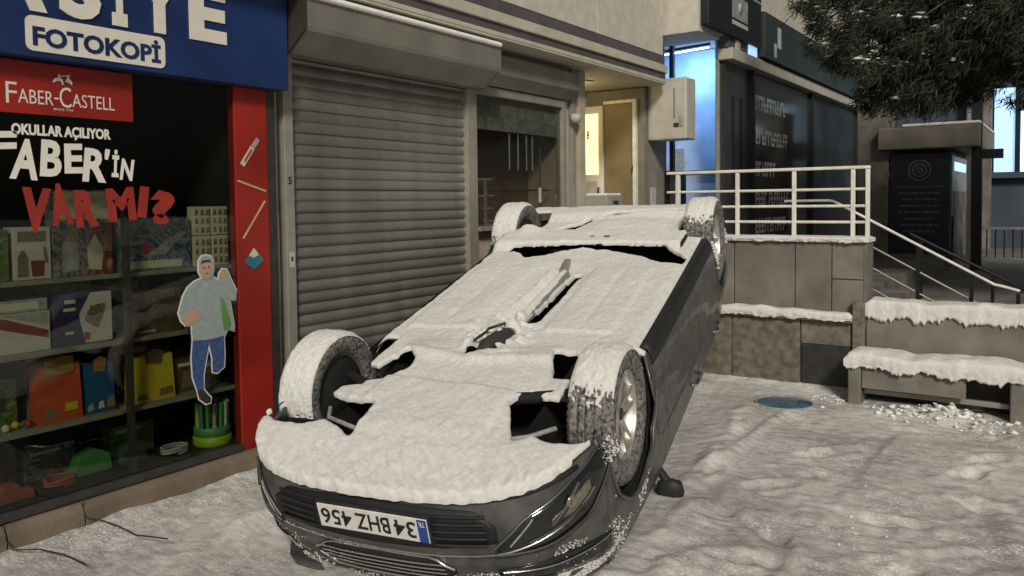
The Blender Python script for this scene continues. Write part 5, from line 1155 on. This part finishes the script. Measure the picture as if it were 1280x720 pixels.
# ---- underside : dark floor pan with its gaps, beams, pipes
def inpoly(X, Y, poly):
    r = np.zeros(X.shape, bool); n = len(poly); j = n - 1
    for i in range(n):
        xi, yi = poly[i]; xj, yj = poly[j]
        c = ((yi > Y) != (yj > Y)) & (X < (xj - xi) * (Y - yi) / (yj - yi + 1e-12) + xi); r ^= c; j = i
    return r
gaps = [[(-0.53, -0.80), (-0.57, -0.70), (-0.59, -0.54), (-0.52, -0.46), (-0.60, -0.30), (-0.63, -0.25), (-0.50, -0.262), (-0.38, -0.27), (-0.355, -0.30), (-0.345, -0.45), (-0.30, -0.56), (-0.25, -0.80)],
        [(0.07, -0.66), (0.03, -0.51), (0.13, -0.48), (0.17, -0.38), (0.12, -0.33), (0.0, -0.30), (-0.12, -0.38), (-0.19, -0.55), (-0.19, -0.66)],
        [(-0.54, 0.50), (-0.40, 0.44), (-0.26, 0.38), (-0.18, 0.41), (-0.16, 0.63), (-0.16, 0.80), (-0.50, 0.80), (-0.54, 0.68), (-0.49, 0.57)],
        [(0.27, 0.40), (0.30, 0.50), (0.20, 0.66), (0.02, 0.66), (0.02, 0.49)],
        [(1.93, -0.58), (1.93, -0.49), (1.80, -0.37), (1.83, -0.26), (1.94, -0.12), (1.972, 0.0), (1.962, 0.15), (1.92, 0.30), (1.84, 0.46), (1.70, 0.63), (1.68, 0.77), (1.82, 0.78), (1.99, 0.60), (2.005, 0.0), (1.985, -0.52)],
        [(2.40, -0.52), (2.46, -0.40), (2.62, -0.28), (2.80, -0.18), (2.86, -0.20), (2.74, -0.34), (2.60, -0.46), (2.48, -0.55)],
        [(2.86, -0.12), (2.93, 0.0), (2.98, 0.25), (2.97, 0.55), (2.93, 0.60), (2.94, 0.25), (2.88, 0.0)],
        [(0.62, 0.098), (0.70, 0.155), (1.45, 0.172), (1.47, 0.120), (1.0, 0.104)],
        [(0.19, -0.075), (0.27, -0.085), (0.33, -0.05), (0.30, 0.02), (0.36, 0.10), (0.30, 0.115), (0.22, 0.03)],
        [(0.36, -0.045), (0.42, -0.075), (0.50, -0.05), (0.47, -0.01), (0.40, -0.01)],
        [(0.52, 0.0), (0.60, -0.03), (0.66, 0.02), (0.60, 0.05), (0.54, 0.04)],
        [(1.30, -0.085), (1.36, -0.10), (1.46, -0.075), (1.44, -0.05), (1.34, -0.055)],
        [(1.50, -0.78), (1.52, -0.72), (1.74, -0.66), (1.76, -0.74)]]
nx_, ny_ = 300, 130
gx_ = np.linspace(-0.905, 3.36, nx_); gy_ = np.linspace(-0.875, 0.875, ny_)
GX, GY = np.meshgrid(gx_, gy_, indexing='ij')
hw_x = np.array([np.interp(x, half[:, 0], half[:, 1]) for x in gx_])[:, None]
wig = 0.016 * fbm(GX * 9, GY * 9, 3, 61)
gap = np.zeros(GX.shape, bool)
for p in gaps: gap |= inpoly(GX + wig, GY + 0.016 * fbm(GX * 9 + 31, GY * 9, 3, 62), p)
well = ((np.abs(GX) < 0.37) | (np.abs(GX - WB) < 0.37)) & (np.abs(GY) > np.where(GX < 1.3, 0.615, 0.60))
def underside(X, Y):
    lip = 0.245 - 0.065 * sstep(-0.95, -0.55, X)
    z = lip - 0.02 * sstep(-0.5, -0.1, X) * (1 - sstep(0.25, 0.4, X)) * (np.abs(Y) < 0.45)
    z = z + np.where(Y > 0, 0.06 * sstep(0.74, 0.88, np.abs(Y)), 0.24 * sstep(0.66, 0.88, np.abs(Y))) * sstep(0.2, 0.5, X) * (1 - sstep(2.1, 2.3, X))          # sills roll away
    z = z + 0.02 * np.exp(-((Y - 0.02) / 0.13) ** 2) * sstep(0.2, 0.5, X) * (1 - sstep(1.5, 1.7, X))     # tunnel
    z = z - 0.062 * np.exp(-((Y - 0.06) / 0.034) ** 2) * sstep(0.45, 0.6, X) * (1 - sstep(1.42, 1.52, X))  # exhaust pipe
    z = z - 0.022 * np.exp(-((Y + 0.03) / 0.05) ** 2) * sstep(1.2, 1.3, X) * (1 - sstep(1.5, 1.58, X))
    z = z - 0.05 * sstep(1.93, 2.03, X) * (1 - sstep(2.28, 2.36, X)) * (np.abs(Y) < 0.70)   # rear beam
    z = z - 0.045 * np.exp(-(((X - 2.33) / 0.16) ** 2 + ((Y + 0.52) / 0.10) ** 2))          # spring seat
    z = z + 0.05 * sstep(2.36, 2.5, X) * (1 - sstep(2.8, 2.95, X))
    z = z - 0.035 * np.exp(-(((X - 2.68) / 0.22) ** 2 + ((Y - 0.15) / 0.32) ** 4))          # spare wheel well
    z = z + 0.06 * sstep(3.1, 3.36, X)
    z = z - 0.016 * (1 - sstep(-0.16, -0.12, X + 0.10 * Y)) * sstep(-0.62, -0.5, X) * (1 - sstep(0.34, 0.38, np.abs(Y)))      # engine tray edge
    z = z - 0.012 * sstep(0.52, 0.56, X) * (1 - sstep(1.55, 1.60, X)) * sstep(0.20, 0.235, np.abs(Y - 0.02)) * (1 - sstep(0.60, 0.64, np.abs(Y)))   # floor covers
    z = z + 0.006 * np.exp(-((np.abs(Y - 0.02) - 0.42) / 0.018) ** 2) * sstep(0.6, 0.7, X) * (1 - sstep(1.45, 1.55, X))
    z = z - 0.020 * np.exp(-((X - 0.12 - 0.15 * np.abs(Y)) / 0.05) ** 2) * (1 - sstep(0.40, 0.48, np.abs(Y)))      # subframe bar
    z = z - 0.030 * np.exp(-((Y + 0.045 + 0.12 * (X - 1.4) ** 2) / 0.020) ** 2) * sstep(0.62, 0.72, X) * (1 - sstep(1.5, 1.58, X))   # fuel line
    return z
U = underside(GX, GY)
inside = np.abs(GY) < hw_x - 0.03
vU = U + np.where(gap, 0.34, 0.0)
fm = lambda a: a[:-1, :-1] & a[1:, :-1] & a[1:, 1:] & a[:-1, 1:]
keepU = fm(inside & ~well & ~gap)
V_, F_ = grid_mesh('floor_pan', GX, GY, vU, keepU)
mb = MB(); mb.add(V_, F_, True); cpart(mb, 'floor_pan', 'under', recalc=False)
mb = MB(); mb.box(-0.75, 3.1, -0.55, 0.55, 0.46, 0.48); cpart(mb, 'gap_blackout_sheet', 'under')  # black sheet added inside the body to keep the underside gaps dark
for xa in (0, WB):
    for sg_ in (1, -1):
        mb = MB(); P = []
        for i in range(17):
            a = math.radians(-8 + 196 * i / 16); P.append([(xa + 0.385 * math.cos(a), sg_ * y_, 0.316 + 0.385 * math.sin(a)) for y_ in (0.48, 0.845)])
        mb.grid(P); mb.add([(xa + 0.42, sg_ * .49, .22), (xa - 0.42, sg_ * .49, .22), (xa - 0.42, sg_ * .49, .75), (xa + 0.42, sg_ * .49, .75)], [(0, 1, 2, 3)])
        cpart(mb, 'arch_liner', 'under')
        if xa == 0:
            mb = MB(); mb.tube([(-0.22, sg_ * .25, .17), (-0.16, sg_ * .45, .175), (-0.02, sg_ * .66, .20)], [.035, .03, .022], 8); cpart(mb, 'control_arm', 'under')
            mb = MB(); mb.tube([(0.02, sg_ * .25, .25), (0.01, sg_ * .66, .30)], .016, 8); cpart(mb, 'drive_shaft', 'alu')
            mb = MB(); mb.tube([(0.03 + 0.05 * math.cos(t_ * .6), sg_ * .56 + 0.05 * math.sin(t_ * .6), .24 + t_ * .006) for t_ in range(60)], .008, 6); cpart(mb, 'spring', 'frame')
            mb = MB(); mb.tube([(-0.46, sg_ * .34, .24), (-0.42, sg_ * .52, .22), (-0.30, sg_ * .60, .24)], .012, 6); cpart(mb, 'brake_pipe', 'boxgrey')
mb = MB(); mb.tube([(0.5, 0.06, .165), (0.9, 0.065, .165), (1.42, 0.07, .165), (1.52, 0.02, .17), (1.72, -0.02, .18)], .034, 10); cpart(mb, 'exhaust_pipe', 'alu')
mb = MB(); mb.tube([(0.24, -0.02, .19), (0.32, 0.0, .165), (0.44, 0.03, .165), (0.52, 0.055, .165)], [.03, .052, .052, .034], 10); cpart(mb, 'catalyst', 'frame')
mb = MB(); mb.tube([(0.30, -0.08, .13), (0.38, -0.02, .10), (0.46, -0.05, .12), (0.5, 0.04, .10)], .008, 6); cpart(mb, 'bracket', 'frame')
mb = MB(); mb.tube([(2.15, -0.72, .22), (2.12, -0.3, .16), (2.12, 0.3, .16), (2.15, 0.72, .22)], .05, 10); cpart(mb, 'rear_beam', 'under')

# ---- snow on the car (one body of snow)
dense = 2
sx = np.linspace(-0.920, 3.37, 560); sy = np.linspace(-0.885, 0.885, 236)
X, Y = np.meshgrid(sx, sy, indexing='ij')
hwx = np.array([np.interp(x, half[:, 0], half[:, 1]) for x in sx])[:, None]
g = np.zeros(X.shape, bool)
w1 = 0.013 * fbm(X * 9, Y * 9, 3, 61) + 0.008 * fbm(X * 34, Y * 34, 2, 66); w2 = 0.013 * fbm(X * 9 + 31, Y * 9, 3, 62)
for p in gaps: g |= inpoly(X + w1, Y + w2, p)
wl = ((np.abs(X) < 0.375) | (np.abs(X - WB) < 0.375)) & (np.abs(Y) > np.where(X < 1.3, 0.60, 0.58) + w1)
lim = hwx - 0.012 - 0.045 * sstep(0.2, 0.5, X) * (Y > 0) - 0.10 * sstep(0.3, 0.5, X) * (1 - sstep(2.2, 2.4, X)) * (Y < 0)
horn = (X > -0.47 + w1) & (X < 0.4) & (np.abs(Y) > 0.58)
ins = (np.abs(Y) < lim + 0.6 * w1) & ~g & ~wl & ~horn
# thickness grows away from edges : blur the mask
m0 = ins.astype(float); bl_ = m0.copy()
for it in range(9):
    q = np.pad(bl_, 1, mode='constant'); bl_ = (q[:-2, 1:-1] + q[2:, 1:-1] + q[1:-1, :-2] + q[1:-1, 2:] + 2 * q[1:-1, 1:-1]) / 6
edge = sstep(0.30, 0.98, bl_)
base = underside(X, Y)
# snow rides over small relief: blend relief with a smoothed one
sm_ = base.copy()
for it in range(5):
    q = np.pad(sm_, 1, mode='edge'); sm_ = (q[:-2, 1:-1] + q[2:, 1:-1] + q[1:-1, :-2] + q[1:-1, 2:]) / 4
th = 0.011 + 0.011 * edge + 0.014 * fbm(X * 2.6, Y * 2.6, 2, 81) + 0.005 * fbm(X * 5, Y * 9, 3, 84) + 0.0045 * fbm(X * 19, Y * 23, 3, 88) + 0.0022 * fbm(X * 60, Y * 60, 2, 86)
# wind ripples near the front lip
th += 0.0045 * np.sin((Y * 1.0 + X * 0.9) * 78 + 9 * fbm(X * 2.5, Y * 2.5, 3, 90)) * (0.5 + 1.2 * (fbm(X * 5, Y * 5, 2, 97) + .3)) * (1 - sstep(-0.80, -0.55, X)) + 0.010 * (1 - sstep(-0.9, -0.5, X))
# clotted snow round the catalyst
th += 0.045 * np.exp(-(((X - 0.45) / 0.20) ** 2 + ((Y - 0.0) / 0.14) ** 2)) * (0.4 + 3.0 * fbm(X * 15, Y * 15, 3, 95))
Z = sm_ * 0.2 + base * 0.8 - th
top = np.stack([X, Y, Z, np.ones_like(X)], -1) @ CMn.T
skz = base + 0.004 + 0.02 * (bl_ < 0.5)
sk = np.stack([X, Y, Z + np.clip(0.016 + 0.35 * th, 0, .04) + 0.02 * (X < -0.6), np.ones_like(X)], -1) @ CMn.T
V_, F_ = grid_mesh('snow', top[..., 0], top[..., 1], top[..., 2], fm(ins), sk[..., :3], 3)
SN = MB(); SN.add(V_, F_, True)
def cw(p): v = CM @ Vector(p); return (v.x, v.y, v.z)
# caps on the tyres
for wi, (xa, sgn, yw) in enumerate(WHEELS):
    na, nw = 190, 40
    A = np.linspace(math.radians(-118), math.radians(84), na); Wd = np.linspace(-0.104, 0.104, nw)
    AA, WW = np.meshgrid(A, Wd, indexing='ij')     # angle from "wheel bottom" (now up), negative = towards the nose
    n1 = fbm(AA * 9, WW * 60, 3, 120 + wi * 7); n2 = fbm(AA * 42, WW * 150, 2, 150 + wi)
    lo = np.radians((-44, -92, -40, -70)[wi]); cov = sstep(lo - 0.55, lo + 0.15, AA) * (1 - sstep(np.radians(60), np.radians(80), AA))
    keep = (cov + 0.55 * n1 * (cov < 0.995) + 1.1 * n2 * (cov < .995)) > 0.5
    r_ = 0.3165 + (0.004 + 0.010 * cov ** 2 * (1 - (np.abs(WW) / 0.104) ** 4) * np.clip(np.cos(AA + 0.2), 0.1, 1) + 0.006 * n1 * cov + 0.004 * n2) * np.clip(cov, .25, 1) - 0.018 * (np.abs(WW) / 0.104) ** 6
    def ring(r): return np.stack([xa + r * np.sin(AA), sgn * yw + WW, RT - r * np.cos(AA), np.ones_like(AA)], -1) @ CMn.T
    t_ = ring(r_); b_ = ring(np.full_like(r_, 0.300))
    V_, F_ = grid_mesh('c', t_[..., 0], t_[..., 1], t_[..., 2], fm(keep), b_[..., :3], 1); SN.add(V_, F_, True)
# frost clumps on the bumper and along the flanks
rq = random.Random(21)
def clump(p, r, sq=(1, 1, 0.7)):
    v_ = []; n = 6
    v_.append((p[0], p[1], p[2] + r * sq[2])); 
    for k_ in range(n):
        a = 2 * math.pi * k_ / n; q = rq.uniform(.7, 1.2); v_.append((p[0] + r * q * sq[0] * math.cos(a), p[1] + r * q * sq[1] * math.sin(a), p[2] + rq.uniform(-.3, .3) * r))
    v_.append((p[0], p[1], p[2] - r * sq[2]))
    f_ = [(0, 1 + k_, 1 + (k_ + 1) % n) for k_ in range(n)] + [(7, 1 + (k_ + 1) % n, 1 + k_) for k_ in range(n)]
    SN.add(v_, f_, True)
for i in range(9000):
    s = rq.gauss(0.74, 0.20) if i % 5 else rq.uniform(-0.85, 0.3); z_ = 0.77 - abs(rq.gauss(0, 0.12))
    if z_ < 0.50 or fbm(s * 7, z_ * 13, 3, 5) < 0.10: continue
    clump(cw(S(s, z_, 0.001)), rq.uniform(.0012, .0045) * (2.0 if rq.random() < .05 else 1), (1, 1, .8))
for i in range(120):
    s = s_of_x(rq.uniform(-0.42, -0.25)); clump(cw(S(s, rq.uniform(.24, .34), 0.003)), rq.uniform(.002, .008))
for i in range(70):
    xx = rq.uniform(2.25, 2.32) if i % 2 else rq.uniform(2.9, 3.0); clump(cw(S(s_of_x(xx), rq.uniform(.22, .42), 0.006)), rq.uniform(.006, .018))
for i in range(500):
    xx = rq.uniform(-0.40, 0.15); zz = rq.uniform(0.5, 0.84)
    if zz < zbot(xx) + 0.01 or fbm(xx * 9, zz * 9, 2, 15) < 0.02: continue
    clump(cw(S(s_of_x(xx), zz, 0.001)), rq.uniform(.002, .007), (.5, 1, 1))
me = SN.mesh('snow_cover'); me.materials.append(MT['snow_fine'])
tag(link('snow_cover', me), 'thick snow lying on the underside and tyres of the overturned car', 'snow', kind='stuff')

SNk = SN; SN = MB(); rq = random.Random(9)
for i in range(900):
    if i < 420: x_, y_ = rq.gauss(-0.72, 0.26), rq.gauss(6.5, 0.11)
    elif i < 480: x_, y_ = rq.gauss(-1.55, 0.10), rq.gauss(6.74, 0.07)
    else: x_, y_ = rq.uniform(-1.0, 1.6), rq.uniform(2.4, 6.4)
    if y_ > 6.62 and x_ > -1.4: continue
    if i >= 480 and fbm(x_ * 2.2, y_ * 2.2, 2, 300) < 0.12: continue
    r_ = rq.uniform(.003, .011) * (2.2 if i < 420 and rq.random() < .2 else 1)
    clump((x_, y_, gz(x_, y_) + r_ * .25), r_, (1.5, 1.1, .8))
tag(SN.build('snow_crumbs', 'snow'), 'loose white snow crumbs scattered on the trodden ground by the bench', 'snow', kind='stuff')
SN = SNk

# ================================================================== PINE TREE over the steps
tree = thing('pine_tree', 'dark pine tree whose drooping branches fill the upper right corner', 'tree', (0.95, 9.9, 0.5)); kt = kid(tree)
mb = MB(); mb.tube([(0.95, 9.9, 0.4), (0.93, 9.88, 1.6), (0.90, 9.85, 3.2), (0.82, 9.8, 5.2), (0.8, 9.7, 7.2), (0.78, 9.7, 8.6)], [.20, .17, .15, .12, .07, .03], 12); kt(mb.build('trunk', 'bark'))
rt = np.random.default_rng(77)
tips = []; LM = MB()
def limb(p0, p1, r0, r1, sag):
    p0 = Vector(p0); p1 = Vector(p1); pts = []
    for k_ in range(9):
        t = k_ / 8; p = p0.lerp(p1, t); p.z += sag * math.sin(math.pi * t * 0.9) ; p += Vector(rt.normal(0, .02, 3)); pts.append(p)
    LM.tube(pts, [r0 + (r1 - r0) * k_ / 8 for k_ in range(9)], 6)
    return pts
def zlow(x): return 0.30 * float(fbm(x * 3.3, 0.7, 2, 200)) + float(np.interp(x, [-2.5, -2.25, -2.0, -1.88, -1.72, -1.55, -1.3, -1.0, -0.5, 0.2, 1.5, 3.0], [3.55, 3.2, 2.85, 2.42, 2.28, 2.38, 2.58, 2.50, 2.52, 2.45, 2.5, 2.7]))
for i in range(200):
    tx = rt.uniform(-2.25, 3.2); ty = rt.uniform(8.3, 11.2); tz = zlow(tx) + 0.12 + abs(rt.normal(0, 1)) * 1.0
    if tx < -1.9: ty = rt.uniform(8.4, 9.4); tz = min(tz, 4.8)
    if i < 110: ty = rt.uniform(8.3, 9.1); tz = zlow(tx) + 0.08 + rt.uniform(0, .5)
    h0 = min(7.8, tz + rt.uniform(0.5, 1.3)); pts = limb((0.88, 9.82, h0), (tx, ty, tz), .035, .008, 0.35)
    tips.append(pts)
kt(LM.build('branch', 'bark'))
# needle tufts along the limbs
cent = []; axs = []
for pts in tips:
    P = np.array([tuple(p) for p in pts])
    for k_ in range(2, 9):
        ax = P[min(k_ + 1, 8)] - P[k_ - 1]
        for q in range(8 if k_ > 4 else 5):
            c = P[k_] + rt.normal(0, 1, 3) * np.array([.14, .12, .10])
            if c[2] < zlow(c[0]) - 0.05 and rt.random() < .85: continue
            if c[0] < -2.35: continue
            cent.append(c); axs.append(ax / (np.linalg.norm(ax) + 1e-9))
cent = np.array(cent); axs = np.array(axs)
NN = 70
Cn = np.repeat(cent, NN, 0) + rt.normal(0, .045, (len(cent) * NN, 3)); Ax = np.repeat(axs, NN, 0)
d_ = rt.normal(0, 1, Cn.shape); d_ /= np.linalg.norm(d_, axis=1)[:, None]; d_ += Ax * 0.7; d_[:, 2] -= 0.45; d_ /= np.linalg.norm(d_, axis=1)[:, None]
sd_ = np.cross(d_, rt.normal(0, 1, Cn.shape)); sd_ = sd_ / (np.linalg.norm(sd_, axis=1)[:, None] + 1e-9) * 0.0065
ln = 0.12 * rt.uniform(.6, 1.15, (len(Cn), 1))
tv = np.stack([Cn - sd_, Cn + sd_, Cn + d_ * ln], 1).reshape(-1, 3); nt_ = len(Cn)
m_ = bpy.data.meshes.new('crown'); m_.vertices.add(len(tv)); m_.vertices.foreach_set('co', tv.ravel()); m_.loops.add(nt_ * 3); m_.loops.foreach_set('vertex_index', np.arange(nt_ * 3)); m_.polygons.add(nt_); m_.polygons.foreach_set('loop_start', np.arange(0, nt_ * 3, 3)); m_.materials.append(MT['needle']); m_.update(calc_edges=True)
kt(link('crown', m_))
# snow caught on the twigs
SNb = SN; SN = MB()
for c in cent:
    if rt.random() < (0.6 if (c[0] < -1.55 and c[2] < 3.0) else 0.22):
        for q in range(3): clump((c[0] + rt.normal(0, .03), c[1] + rt.normal(0, .03), c[2] + .04 + rt.normal(0, .015)), rt.uniform(.006, .036), (1.6, 1.0, .45))
kt(SN.build('caught_snow', 'snow'))
